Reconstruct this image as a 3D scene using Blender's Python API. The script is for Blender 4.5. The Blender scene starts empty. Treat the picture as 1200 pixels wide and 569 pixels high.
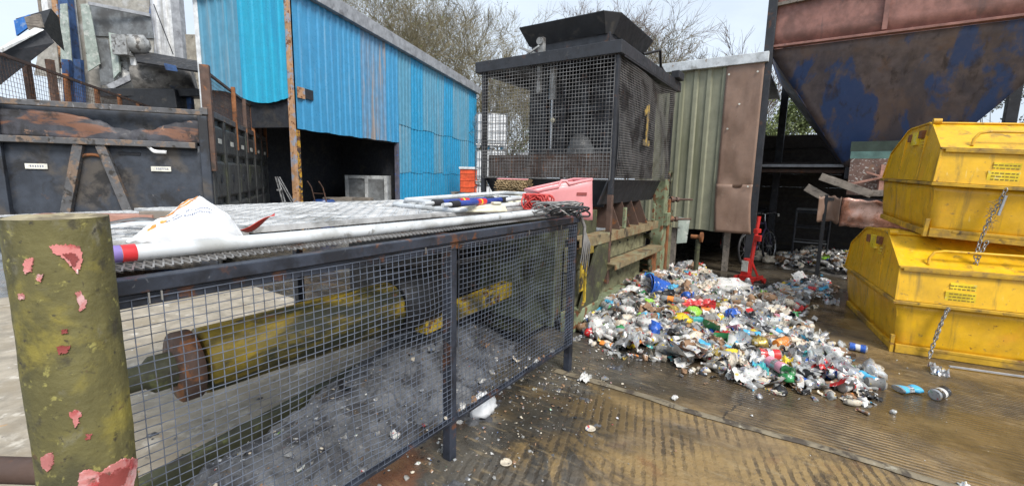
import bpy, math, random
from math import sin, cos, pi, radians, sqrt, atan2
from mathutils import Vector, Matrix, noise as mnoise

# ------------------------------------------------------------------ scene
S = bpy.context.scene
COL = S.collection
rnd = random.Random(7)
FPX, PITCH, ROLL, EYE = 520.0, radians(8.4), radians(1.2), 1.6
CAMROT = Matrix.Rotation(pi/2 - PITCH, 3, 'X') @ Matrix.Rotation(ROLL, 3, 'Z')
EYEP = Vector((0, 0, EYE))

def at(px, py, z):                      # where a sight line meets the height z
    d = CAMROT @ Vector(((px-600)/FPX, -(py-284.5)/FPX, -1))
    return EYEP + d*((z-EYE)/d.z)
def atY(px, py, Y):                     # where it meets the depth Y
    d = CAMROT @ Vector(((px-600)/FPX, -(py-284.5)/FPX, -1))
    return EYEP + d*(Y/d.y)

# frame of the baler: u along the guard cage, v to its left
BO, BA = Vector((-.32, 2.30, 0)), radians(56)
BX, BY = Vector((cos(BA), sin(BA), 0)), Vector((-sin(BA), cos(BA), 0))
def W(u, v, z=0): return BO + BX*u + BY*v + Vector((0, 0, z))
def toB(p): d = p-BO; return d.dot(BX), d.dot(BY)

# ------------------------------------------------------------------ mesh builder
class MB:
    def __init__(s): s.v = []; s.f = []; s.sm = []; s.mi = []; s.cur = 0
    def add(s, vs, fs, smooth=False):
        o = len(s.v); s.v += [tuple(p) for p in vs]
        for f in fs: s.f.append(tuple(i+o for i in f)); s.sm.append(smooth); s.mi.append(s.cur)
        return s
    def hexa(s, p):
        return s.add(p, [(0,3,2,1),(4,5,6,7),(0,1,5,4),(1,2,6,5),(2,3,7,6),(3,0,4,7)])
    def box(s, x0, x1, y0, y1, z0, z1):
        return s.hexa([(x0,y0,z0),(x1,y0,z0),(x1,y1,z0),(x0,y1,z0),(x0,y0,z1),(x1,y0,z1),(x1,y1,z1),(x0,y1,z1)])
    def bar(s, a, b, w, h, up=(0,0,1)):
        a, b = Vector(a), Vector(b); d = (b-a).normalized(); up = Vector(up)
        if abs(d.dot(up)) > .98: up = Vector((1,0,0))
        x = d.cross(up).normalized(); y = x.cross(d)
        x *= w/2; y *= h/2
        return s.hexa([a-x-y, a+x-y, a+x+y, a-x+y, b-x-y, b+x-y, b+x+y, b-x+y])
    def tube(s, a, b, r, n=8, r2=None, caps=True):
        return s.path([a, b], [r, r if r2 is None else r2], n, caps)
    def path(s, pts, r, n=6, caps=True, closed=False):
        pts = [Vector(p) for p in pts]; k = len(pts)
        rs = r if isinstance(r, (list, tuple)) else [r]*k
        vs, fs = [], []; ref = None
        for i, p in enumerate(pts):
            if closed: d = pts[(i+1) % k]-pts[i-1]
            else: d = pts[min(i+1, k-1)]-pts[max(i-1, 0)]
            d.normalize()
            if ref is None:
                ref = Vector((0,0,1)) if abs(d.z) < .9 else Vector((1,0,0))
            x = d.cross(ref)
            if x.length < 1e-4: x = d.orthogonal()
            x.normalize(); y = x.cross(d); ref = y
            for j in range(n):
                t = 2*pi*j/n + pi/n
                vs.append(p + x*(cos(t)*rs[i]) + y*(sin(t)*rs[i]))
        m = k if closed else k-1
        for i in range(m):
            for j in range(n):
                a, b = i*n+j, i*n+(j+1) % n
                c, d2 = ((i+1) % k)*n+(j+1) % n, ((i+1) % k)*n+j
                fs.append((a, b, c, d2))
        s.add(vs, fs, n > 4)
        if caps and not closed:
            s.add(vs[:n], [tuple(range(n))[::-1]]); s.add(vs[-n:], [tuple(range(n))])
        return s
    def prism(s, poly, f0, f1):         # poly of 2-D points; f0, f1 turn them into 3-D ends
        n = len(poly)
        vs = [f0(*p) for p in poly]+[f1(*p) for p in poly]
        fs = [tuple(range(n))[::-1], tuple(range(n, 2*n))]
        fs += [(i, (i+1) % n, n+(i+1) % n, n+i) for i in range(n)]
        return s.add(vs, fs)
    def grid(s, fn, nu, nv, smooth=True, closed=False):
        vs = [fn(i/nu, j/nv) for j in range(nv+1) for i in range(nu+1)]
        fs = [(j*(nu+1)+i, j*(nu+1)+i+1, (j+1)*(nu+1)+i+1, (j+1)*(nu+1)+i) for j in range(nv) for i in range(nu)]
        return s.add(vs, fs, smooth)
    def lathe(s, prof, n, M, caps=True, warp=None):   # prof: (r, h) list, axis = local z of M
        vs = []
        for r, h in prof:
            for j in range(n):
                t = 2*pi*j/n; p = Vector((r*cos(t), r*sin(t), h))
                if warp: p = warp(p)
                vs.append(M @ p)
        fs = [(i*n+j, i*n+(j+1) % n, (i+1)*n+(j+1) % n, (i+1)*n+j) for i in range(len(prof)-1) for j in range(n)]
        s.add(vs, fs, True)
        if caps: s.add(vs[:n], [tuple(range(n))[::-1]]); s.add(vs[-n:], [tuple(range(n))])
        return s
    def build(s, name, mat, parent=None, bevel=0, solid=0):
        me = bpy.data.meshes.new(name)
        me.from_pydata(s.v, [], s.f)
        mats = mat if isinstance(mat, (list, tuple)) else [mat]
        for m in mats: me.materials.append(m)
        me.polygons.foreach_set('use_smooth', s.sm)
        me.polygons.foreach_set('material_index', s.mi)
        me.update()
        o = bpy.data.objects.new(name, me); COL.objects.link(o)
        if parent: o.parent = parent
        if solid:
            md = o.modifiers.new('thickness', 'SOLIDIFY'); md.thickness = solid; md.offset = 0
        if bevel:
            md = o.modifiers.new('bevel', 'BEVEL'); md.width = bevel; md.segments = 2; md.limit_method = 'ANGLE'; md.angle_limit = radians(40)
        return o

def tag(o, label, cat, group=None):
    o['label'] = label; o['category'] = cat
    if group: o['group'] = group
    return o
def kind(o, k): o['kind'] = k; return o
def thing(name, label, cat, loc=(0,0,0), rz=0, group=None):
    o = bpy.data.objects.new(name, None); COL.objects.link(o); o.empty_display_size = .2
    o.location = loc; o.rotation_euler = (0, 0, rz)
    return tag(o, label, cat, group)
def children_of(o): return [c for c in bpy.data.objects if c.parent == o]
def dup(o, parent=None):
    c = o.copy(); COL.objects.link(c)
    if parent: c.parent = parent
    for ch in children_of(o): dup(ch, c)
    return c
def box_mb(*a): return MB().box(*a)
def fbm(x, y, z=0, o=3): return mnoise.fractal(Vector((x, y, z)), 1.0, 2.0, o)

# ------------------------------------------------------------------ materials
def nodes_of(name):
    m = bpy.data.materials.new(name); m.use_nodes = True
    nt = m.node_tree; b = nt.nodes['Principled BSDF']
    return m, nt, b
class G:                                # small node-graph writer
    def __init__(s, nt): s.nt = nt; s.n = nt.nodes; s.l = nt.links
    def new(s, t, **kw):
        x = s.n.new(t)
        for k, v in kw.items(): setattr(x, k, v)
        return x
    def set(s, sock, val):
        if hasattr(val, 'links'): s.l.new(val, sock)
        elif val is not None:
            if isinstance(val, (tuple, list)) and len(val) == 3 and len(sock.default_value) == 4: val = (*val, 1)
            sock.default_value = val
    def noise(s, vec, scale, detail=4, rough=.6, dist=0):
        x = s.new('ShaderNodeTexNoise'); s.set(x.inputs['Vector'], vec); x.inputs['Scale'].default_value = scale
        x.inputs['Detail'].default_value = detail; x.inputs['Roughness'].default_value = rough; x.inputs['Distortion'].default_value = dist
        return x.outputs['Fac']
    def mapping(s, vec, scale=(1,1,1), loc=(0,0,0), rot=(0,0,0)):
        x = s.new('ShaderNodeMapping'); s.set(x.inputs[0], vec)
        x.inputs['Location'].default_value = loc; x.inputs['Rotation'].default_value = rot; x.inputs['Scale'].default_value = scale
        return x.outputs[0]
    def ramp(s, v, lo, hi, a=0., b=1.):
        x = s.new('ShaderNodeMapRange', interpolation_type='SMOOTHSTEP'); s.set(x.inputs[0], v)
        for i, q in ((1, lo), (2, hi), (3, a), (4, b)): x.inputs[i].default_value = q
        return x.outputs[0]
    def math(s, op, a, b=None, c=None):
        x = s.new('ShaderNodeMath', operation=op); s.set(x.inputs[0], a)
        if b is not None: s.set(x.inputs[1], b)
        if c is not None: s.set(x.inputs[2], c)
        return x.outputs[0]
    def mix(s, f, a, b, blend='MIX'):
        x = s.new('ShaderNodeMix', data_type='RGBA', blend_type=blend); s.set(x.inputs[0], f); s.set(x.inputs[6], a); s.set(x.inputs[7], b)
        return x.outputs[2]
    def coord(s, which='Object'):
        return s.new('ShaderNodeTexCoord').outputs[which]
    def sep(s, v):
        x = s.new('ShaderNodeSeparateXYZ'); s.set(x.inputs[0], v); return x.outputs
    def bump(s, h, strength=.3, dist=.01):
        x = s.new('ShaderNodeBump'); s.set(x.inputs['Height'], h); x.inputs['Strength'].default_value = strength; x.inputs['Distance'].default_value = dist
        return x.outputs[0]

def mk(name, base, layers=(), rough=.6, rvar=.15, metal=0., bump=.25, bscale=40, bdist=.006, mott=.25, mscale=6, seed=0., spec=.5, trans=0, coat=0):
    """base colour broken up by layers (colour, scale, lo, hi[, amount]) of worn paint, rust or dirt"""
    m, nt, b = nodes_of(name); g = G(nt)
    oi = g.new('ShaderNodeObjectInfo')
    off = g.new('ShaderNodeVectorMath', operation='ADD'); g.set(off.inputs[0], g.coord())
    rv = g.math('MULTIPLY', oi.outputs['Random'], 37.); cmb = g.new('ShaderNodeCombineXYZ')
    g.set(cmb.inputs[0], rv); g.set(cmb.inputs[1], rv); cmb.inputs[2].default_value = seed; g.set(off.inputs[1], cmb.outputs[0])
    vec = off.outputs[0]
    n0 = g.noise(vec, mscale, 6, .65)
    dark = tuple(c*(1-mott) for c in base); lite = tuple(min(1, c*(1+mott)) for c in base)
    c = g.mix(g.ramp(n0, .3, .7), dark, lite)
    rfac = n0
    for i, L in enumerate(layers):
        col, sc, lo, hi = L[:4]; amt = L[4] if len(L) > 4 else 1.
        if isinstance(sc, tuple): v, s1 = g.mapping(vec, sc, (3.1*i+1, 1.7*i, 2.3*i)), 1.
        else: v, s1 = g.mapping(vec, (1,1,1), (3.1*i+1, 1.7*i, 2.3*i)), sc
        f = g.ramp(g.noise(v, s1, 7, .62, .3), lo, hi, 0, amt)
        c = g.mix(f, c, col)
    g.set(b.inputs['Base Color'], c)
    g.set(b.inputs['Roughness'], g.ramp(g.noise(vec, mscale*2.3, 5), .3, .7, max(.02, rough-rvar), min(1, rough+rvar)))
    b.inputs['Metallic'].default_value = metal
    b.inputs['Specular IOR Level'].default_value = spec
    if trans: b.inputs['Transmission Weight'].default_value = trans
    if coat: b.inputs['Coat Weight'].default_value = coat; b.inputs['Coat Roughness'].default_value = .25
    if bump: g.set(b.inputs['Normal'], g.bump(g.noise(vec, bscale, 6, .6), bump, bdist))
    return m

RUST, RUST2, GRIME = (.17,.065,.025), (.26,.10,.035), (.035,.03,.025)
M = {}
M['cage'] = mk('blue_black_steel', (.035,.042,.06), [(RUST, 9, .56, .66, .8), ((.014,.015,.02), 4, .5, .62, .8), ((.22,.23,.25), 25, .64, .7, .6)], .45, metal=.2)
M['wire'] = mk('galvanised_wire', (.2,.235,.31), [((.08,.085,.1), 7, .52, .66, .8), (RUST, 12, .63, .72, .7)], .42, metal=.55, bump=0)
M['wire_dull'] = mk('dull_wire', (.26,.25,.24), [((.08,.07,.065), 3, .46, .64), (RUST, 7, .6, .7, .6)], .5, metal=.4, bump=0)
M['deck'] = mk('grey_grating', (.52,.52,.515), [((.22,.215,.2), 5, .52, .7), ((.72,.72,.7), 14, .6, .68, .6)], .55, metal=.25, bump=.5)
M['dark_steel'] = mk('dark_steel', (.032,.034,.04), [(RUST, 5, .6, .75, .6), ((.12,.115,.11), 12, .62, .7, .5)], .55, metal=.15)
M['black_steel'] = mk('black_steel', (.016,.017,.02), [((.05,.045,.04), 6, .55, .7)], .5, metal=.1)
M['brown_steel'] = mk('brown_steel', (.1,.06,.045), [(RUST2, 8, .55, .68), (GRIME, 4, .55, .7, .8)], .7)
M['rust'] = mk('rusty_steel', RUST2, [(RUST, 7, .45, .62), (GRIME, 11, .55, .7, .8), ((.35,.2,.1), 30, .6, .7, .6)], .8, bump=.5)
M['moss_plate'] = mk('mossy_painted_plate', (.2,.195,.115), [((.085,.08,.045), 6, .47, .62), (RUST, (3,3,9), .58, .7, .8), ((.33,.34,.24), 30, .6, .68, .7), (GRIME, 2.2, .55, .75, .7)], .7, bump=.5)
M['moss_dark'] = mk('dark_mossy_steel', (.06,.062,.034), [((.12,.13,.05), 9, .55, .66), (GRIME, 4, .5, .65), (RUST, 6, .6, .7)], .75, bump=.4)
M['green_paint'] = mk('flaking_green_paint', (.22,.255,.155), [(RUST, 10, .52, .6), (GRIME, 6, .58, .68, .9), ((.1,.12,.06), 4, .5, .65, .8)], .65, bump=.4)
M['green_dim'] = mk('dirty_green_panel', (.13,.15,.1), [((.05,.055,.035), 5, .5, .62), (RUST, 9, .62, .7, .8), (GRIME, 3, .52, .66, .8)], .65, bump=.3)
M['rust_beam'] = mk('rusty_yellow_channel', (.23,.18,.1), [((.2,.1,.045), 6, .5, .64), ((.26,.27,.17), 7, .54, .66, .85), (GRIME, 5, .54, .68, .85), ((.36,.27,.08), 11, .62, .7, .7)], .75, bump=.4)
M['yellow_old'] = mk('old_yellow_paint', (.52,.36,.03), [(RUST, 9, .55, .64), (GRIME, 7, .52, .62, .95), ((.06,.055,.03), 2.5, .45, .62)], .6, bump=.4)
M['number_paint'] = mk('faded_yellow_number', (.36,.24,.06), [((.12,.1,.07), 14, .42, .54), (GRIME, 8, .55, .7, .8)], .6, bump=.1)
M['ram_yellow'] = mk('greasy_yellow_paint', (.36,.25,.02), [((.03,.033,.016), (1.3,5,5), .41, .56), ((.2,.15,.02), (3,9,9), .5, .62, .7), (RUST, 11, .62, .72, .6), (GRIME, 9, .58, .68, .8)], .5, bump=.4)
M['yellow'] = mk('bin_yellow', (.76,.43,.008), [((.5,.27,.02), (2.2,2.2,.9), .47, .72, .8), ((.8,.34,.02), 2.5, .56, .75, .6), ((.16,.11,.035), (9,9,.7), .52, .74, .85), ((.22,.14,.05), 20, .6, .72, .7), (RUST, 13, .66, .72, .95), ((.85,.62,.2), (30,30,6), .66, .72, .5)], .42, mott=.12, bump=.2, coat=.12)
M['yellow_dirty'] = mk('bin_yellow_dirty', (.58,.34,.02), [((.2,.13,.05), 3, .42, .62, .85), (GRIME, 8, .58, .72, .85), (RUST, 12, .6, .7)], .6, mott=.2, bump=.25)
M['label_yellow'] = mk('yellow_label', (.82,.6,.03), [((.75,.7,.45), 12, .55, .7, .6)], .4, bump=0)
M['ink'] = mk('dark_print', (.24,.15,.025), (), .6, bump=0)
M['chain'] = mk('galvanised_chain', (.36,.35,.33), [(RUST, 30, .6, .7, .7)], .4, metal=.7, bump=0)
M['shed_blue'] = mk('blue_cladding', (.045,.275,.50), [((.03,.2,.4), (5,5,.35), .5, .7, .6), ((.2,.36,.46), (9,9,.5), .54, .74, .6), ((.1,.09,.08), (14,14,1), .66, .76, .5)], .38, mott=.08, bump=.06)
M['shed_deep'] = mk('blue_cladding_deep', (.02,.27,.49), [((.08,.3,.44), (6,6,.3), .52, .72, .6), ((.12,.12,.11), (3,3,.6), .6, .78, .7), ((.2,.1,.05), (20,20,2), .68, .74, .5)], .4, mott=.1, bump=.06)
M['shed_fade'] = mk('faded_cladding', (.11,.26,.42), [((.3,.24,.2), (5,5,.35), .48, .62, .85), ((.03,.27,.52), (7,7,.4), .56, .68, .8), ((.17,.1,.07), (9,9,.6), .6, .72, .7)], .5, mott=.15, bump=.08)
M['shed_pale'] = mk('pale_blue_cladding', (.09,.28,.41), [((.24,.32,.36), (8,8,.4), .5, .7, .7), ((.03,.28,.44), (6,6,.3), .55, .7, .8), ((.1,.12,.13), (9,9,.4), .58, .72, .7)], .45, mott=.1, bump=.06)
M['shed_cyan'] = mk('cyan_cladding', (.015,.36,.55), [((.01,.26,.46), (6,6,.3), .5, .7, .7)], .35, mott=.06, bump=.05)
M['gutter'] = mk('grey_fascia', (.33,.34,.36), [((.16,.16,.17), 3, .5, .7), ((.5,.5,.5), 9, .6, .7, .6)], .55)
M['col_yellow'] = mk('flaking_yellow_column', (.5,.27,.02), [((.03,.03,.035), 7, .5, .55), (RUST, 12, .52, .6), ((.2,.17,.16), 4, .6, .68)], .6, bump=.4)
M['col_orange'] = mk('pale_orange_column', (.45,.26,.14), [((.3,.32,.38), 5, .5, .58), (RUST, 9, .56, .64)], .7)
M['jamb'] = mk('blue_grey_jamb', (.1,.1,.13), [((.06,.1,.3), 6, .55, .65), (RUST, 9, .6, .7)], .6)
M['void'] = mk('interior_shade', (.02,.022,.028), [((.045,.04,.036), 3, .5, .7)], .85)  # near-black colour stands in for shade in interiors, gaps and holes
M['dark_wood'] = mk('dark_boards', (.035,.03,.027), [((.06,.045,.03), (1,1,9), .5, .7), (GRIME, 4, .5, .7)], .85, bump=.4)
M['green_clad'] = mk('olive_cladding', (.265,.265,.185), [((.15,.155,.09), (6,6,.35), .5, .72, .85), ((.33,.33,.22), (9,9,.5), .6, .75, .7), ((.05,.05,.03), (8,8,.9), .7, .84, .7), ((.16,.09,.04), 20, .7, .76, .7)], .55, mott=.1, bump=.08)
M['brown_sheet'] = mk('dented_brown_sheet', (.25,.16,.115), [((.17,.1,.07), (3,3,1), .52, .7, .7), ((.4,.3,.24), 5, .62, .78, .5), ((.1,.06,.04), 20, .68, .74)], .42, mott=.1, bump=.1)
M['capping'] = mk('pale_capping', (.55,.58,.6), [((.3,.31,.3), 5, .55, .7), ((.3,.22,.15), 11, .64, .7)], .5)
M['hop_top'] = mk('pink_rust_plate', (.27,.13,.105), [((.16,.08,.065), 2, .46, .62, .85), ((.4,.2,.16), 3.2, .56, .72, .7), ((.1,.07,.07), (5,5,.8), .58, .72, .8), ((.5,.42,.38), 9, .7, .76, .5)], .6, bump=.2)
M['hop_cone'] = mk('blue_and_rust_plate', (.15,.125,.13), [((.2,.14,.115), 1.1, .45, .62, .8), ((.085,.08,.10), (1.5,1.5,.5), .48, .66, .8), ((.04,.09,.24), (2.0,2.0,.22), .5, .58, .9), ((.05,.042,.045), (6,6,.3), .54, .7, .8), ((.05,.12,.29), (4,4,.6), .63, .7, .7), ((.17,.11,.085), 3, .6, .72, .8), ((.05,.055,.09), (2.6,2.6,.5), .6, .68, .7)], .6, bump=.2)
M['skip_blue'] = mk('scuffed_skip_paint', (.038,.046,.062), [((.1,.085,.07), 1.6, .5, .66, .8), ((.02,.02,.022), 2.3, .52, .62, .9), ((.13,.075,.05), 5, .64, .74, .7), ((.05,.09,.24), 5, .7, .75, .8), ((.2,.19,.18), 16, .68, .75, .6)], .55, mott=.25, bump=.25)
M['skip_rust'] = mk('burnt_rust_plate', (.05,.05,.06), [((.19,.09,.055), (1.6,1.6,5), .52, .62), ((.02,.018,.018), 3, .5, .6, .9), ((.33,.2,.13), 6, .62, .7, .8)], .6, bump=.4)
M['skip_rim'] = mk('scraped_rim', (.1,.1,.105), [((.2,.14,.1), 6, .52, .62), (GRIME, 8, .55, .65), ((.3,.3,.31), 20, .6, .7, .7)], .55)
M['skip_green'] = mk('algae_grey_paint', (.06,.062,.06), [((.1,.11,.05), (2,2,1), .54, .7, .8), ((.025,.025,.028), 4, .5, .65)], .5, mott=.15, bump=.15)
M['white_plate'] = mk('dirty_white_plate', (.68,.67,.6), [((.35,.33,.28), 14, .55, .7)], .5, bump=0)
M['post_moss'] = mk('mossy_old_paint', (.14,.126,.047), [((.06,.057,.028), 3.5, .5, .63, .9), ((.31,.26,.05), 6, .48, .66, .75), ((.2,.19,.14), 12, .58, .7, .7), ((.05,.045,.03), 14, .58, .68, .8), ((.36,.33,.1), 34, .6, .7, .8), ((.035,.03,.025), 48, .6, .7, .85), ((.09,.04,.03), 20, .66, .72, .7)], .75, bump=.7, bdist=.004, bscale=60)
M['post_teal'] = mk('teal_old_paint', (.14,.2,.19), [((.3,.3,.2), 8, .52, .65), (GRIME, 5, .55, .7)], .7)
M['post_top'] = mk('weathered_post_top', (.33,.28,.17), [((.16,.13,.08), 9, .5, .65), ((.5,.46,.34), 20, .6, .7)], .85, bump=.5)
M['flake'] = mk('pink_primer', (.52,.19,.18), [((.66,.4,.4), 22, .48, .62), ((.42,.06,.06), 14, .55, .66), ((.16,.08,.06), 34, .58, .68), ((.8,.68,.66), 50, .64, .7)], .55, bump=.2)
M['flake_red'] = mk('dark_red_primer', (.24,.05,.045), [((.42,.12,.12), 20, .55, .7)], .6)
M['white_tube'] = mk('white_tube', (.6,.625,.64), [((.36,.36,.34), 5, .48, .68, .8), ((.16,.15,.13), 17, .6, .7, .7), ((.3,.2,.1), 9, .66, .74, .6)], .35, mott=.08, bump=.05)
M['tape_red'] = mk('red_tape', (.6,.03,.035), (), .35, bump=.05)
M['tape_purple'] = mk('purple_tape', (.22,.16,.42), (), .4, bump=.05)
M['bag'] = mk('white_plastic_film', (.78,.79,.8), (), .32, mott=.05, bump=.2, bscale=18, bdist=.01)
M['print_orange'] = mk('orange_print', (.75,.3,.06), (), .4, bump=0)
M['print_grey'] = mk('grey_print', (.2,.22,.3), (), .4, bump=0)
M['red_plastic'] = mk('red_plastic', (.62,.05,.03), (), .35, bump=.1)
M['pink_tub'] = mk('pink_plastic', (.76,.32,.33), [((.68,.24,.25), 4, .5, .7, .6), ((.8,.5,.48), 9, .62, .72, .5)], .4, mott=.06, bump=.08)
M['blue_grip'] = mk('blue_grip', (.03,.06,.27), [((.2,.22,.3), 20, .62, .7, .6)], .5, bump=.1)
M['black_rubber'] = mk('black_rubber', (.018,.018,.02), (), .6, bump=.1)
M['cream'] = mk('cream_plastic', (.7,.66,.5), [((.4,.36,.25), 12, .58, .7)], .5, bump=.1)
M['bristle'] = mk('tan_bristles', (.36,.26,.14), [((.16,.11,.06), 20, .5, .65), ((.5,.4,.25), 30, .58, .68)], .85, bump=.6)
M['red_net'] = mk('red_netting', (.6,.07,.06), (), .5, bump=0)
M['wood_old'] = mk('old_grey_wood', (.22,.19,.16), [((.1,.085,.07), (3,18,18), .5, .65), ((.36,.32,.27), (4,20,20), .58, .7, .7)], .8, bump=.4)
M['wood_red'] = mk('reddish_board', (.38,.2,.15), [((.24,.11,.08), (3,14,14), .5, .65)], .7, bump=.2)
M['crate_grey'] = mk('grey_crate_plastic', (.42,.43,.43), [((.25,.25,.24), 4, .52, .7)], .5, bump=.08)
M['barrel_blue'] = mk('blue_barrel_plastic', (.02,.06,.22), (), .4, bump=.05)
M['crate_orange'] = mk('orange_crate_plastic', (.7,.1,.03), [((.5,.06,.02), 5, .5, .7)], .45, bump=.05)
M['ibc_white'] = mk('white_tank_plastic', (.76,.77,.78), [((.6,.62,.62), 2, .5, .7)], .35, mott=.04, bump=.05)
M['jack_red'] = mk('jack_red_paint', (.55,.028,.022), [((.3,.02,.015), 8, .55, .68), (GRIME, 14, .62, .7, .8)], .38, bump=.08)
M['bike_red'] = mk('bike_red_paint', (.3,.02,.03), (), .4, bump=0)
M['bike_dark'] = mk('bike_dark_paint', (.05,.04,.08), (), .4, bump=0)
M['alloy'] = mk('dull_alloy', (.5,.5,.5), (), .35, metal=.8, bump=0)
M['copper'] = mk('copper_sheet', (.52,.25,.17), [((.62,.42,.36), 2.6, .5, .65), ((.25,.11,.07), 4, .56, .7)], .34, metal=.5, bump=.2, bscale=5, bdist=.03)
M['board_brown'] = mk('stained_brown_board', (.22,.13,.1), [((.75,.72,.66), (22,22,26), .56, .62, .9), ((.1,.06,.05), 3, .5, .65, .8), ((.3,.17,.1), 5, .55, .7)], .5)
M['board_green'] = mk('dark_green_strip', (.05,.075,.055), (), .6)
M['board_teal'] = mk('teal_strip', (.13,.24,.21), [((.3,.35,.3), 14, .58, .7)], .6)
M['bark'] = mk('grey_bark', (.17,.15,.125), [((.09,.08,.065), 6, .5, .65)], .9, bump=.3)
M['twig'] = mk('pale_twigs', (.2,.17,.1), (), .9, bump=0)
M['twig_red'] = mk('brown_twigs', (.17,.12,.085), (), .9, bump=0)
M['leaf'] = mk('ivy_leaves', (.075,.11,.03), [((.15,.19,.05), 1.5, .5, .6)], .6, bump=0)
M['leaf_light'] = mk('light_leaves', (.14,.17,.055), [((.08,.1,.03), 1.2, .5, .6), ((.22,.24,.1), 2, .58, .66)], .6, bump=0)
M['leaf_grey'] = mk('grey_green_leaves', (.2,.21,.18), [((.09,.1,.07), 1.5, .48, .6)], .6, bump=0)
M['tin_white'] = mk('white_tin_cladding', (.72,.73,.73), [((.38,.37,.34), (6,6,.4), .5, .68, .8), ((.66,.68,.7), 4, .58, .7), ((.2,.16,.12), (9,9,1), .66, .74, .6)], .5, bump=.1)
M['tin_beige'] = mk('beige_sheet', (.36,.34,.3), [((.24,.22,.19), 1.2, .48, .65), ((.5,.5,.49), 2.4, .56, .7), ((.2,.14,.1), 7, .64, .72)], .55, bump=.1)
M['tin_dull'] = mk('dull_grey_sheet', (.2,.21,.215), [((.11,.11,.11), 1.6, .48, .65), ((.33,.35,.36), 4, .6, .7, .7)], .5, metal=.2)
M['post_blue'] = mk('blue_painted_post', (.04,.09,.22), [((.02,.03,.06), 3, .5, .65), (RUST, 7, .6, .7)], .55)
M['post_bright'] = mk('bright_blue_post', (.03,.16,.5), [((.2,.3,.5), 6, .58, .7)], .5)
M['belt'] = mk('black_belt', (.02,.02,.022), [((.07,.065,.06), 6, .5, .7)], .6)
M['drum'] = mk('dusty_drum', (.2,.185,.165), [((.06,.055,.05), 3.5, .45, .6, .9), ((.36,.34,.31), 7, .58, .7), ((.09,.11,.16), 2.4, .62, .68)], .6, bump=.3)
M['casting'] = mk('grey_casting', (.36,.36,.35), [((.12,.11,.1), 6, .5, .62), ((.6,.62,.62), 10, .6, .68)], .45, metal=.3)
M['concrete_old'] = mk('old_concrete', (.3,.27,.22), [((.12,.11,.09), 4, .52, .65), ((.4,.37,.31), 8, .56, .7)], .9, bump=.4)
M['sheet_pale'] = mk('pale_green_sheet', (.33,.38,.34), [((.5,.52,.48), 8, .5, .65), (GRIME, 12, .6, .7)], .5)

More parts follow.
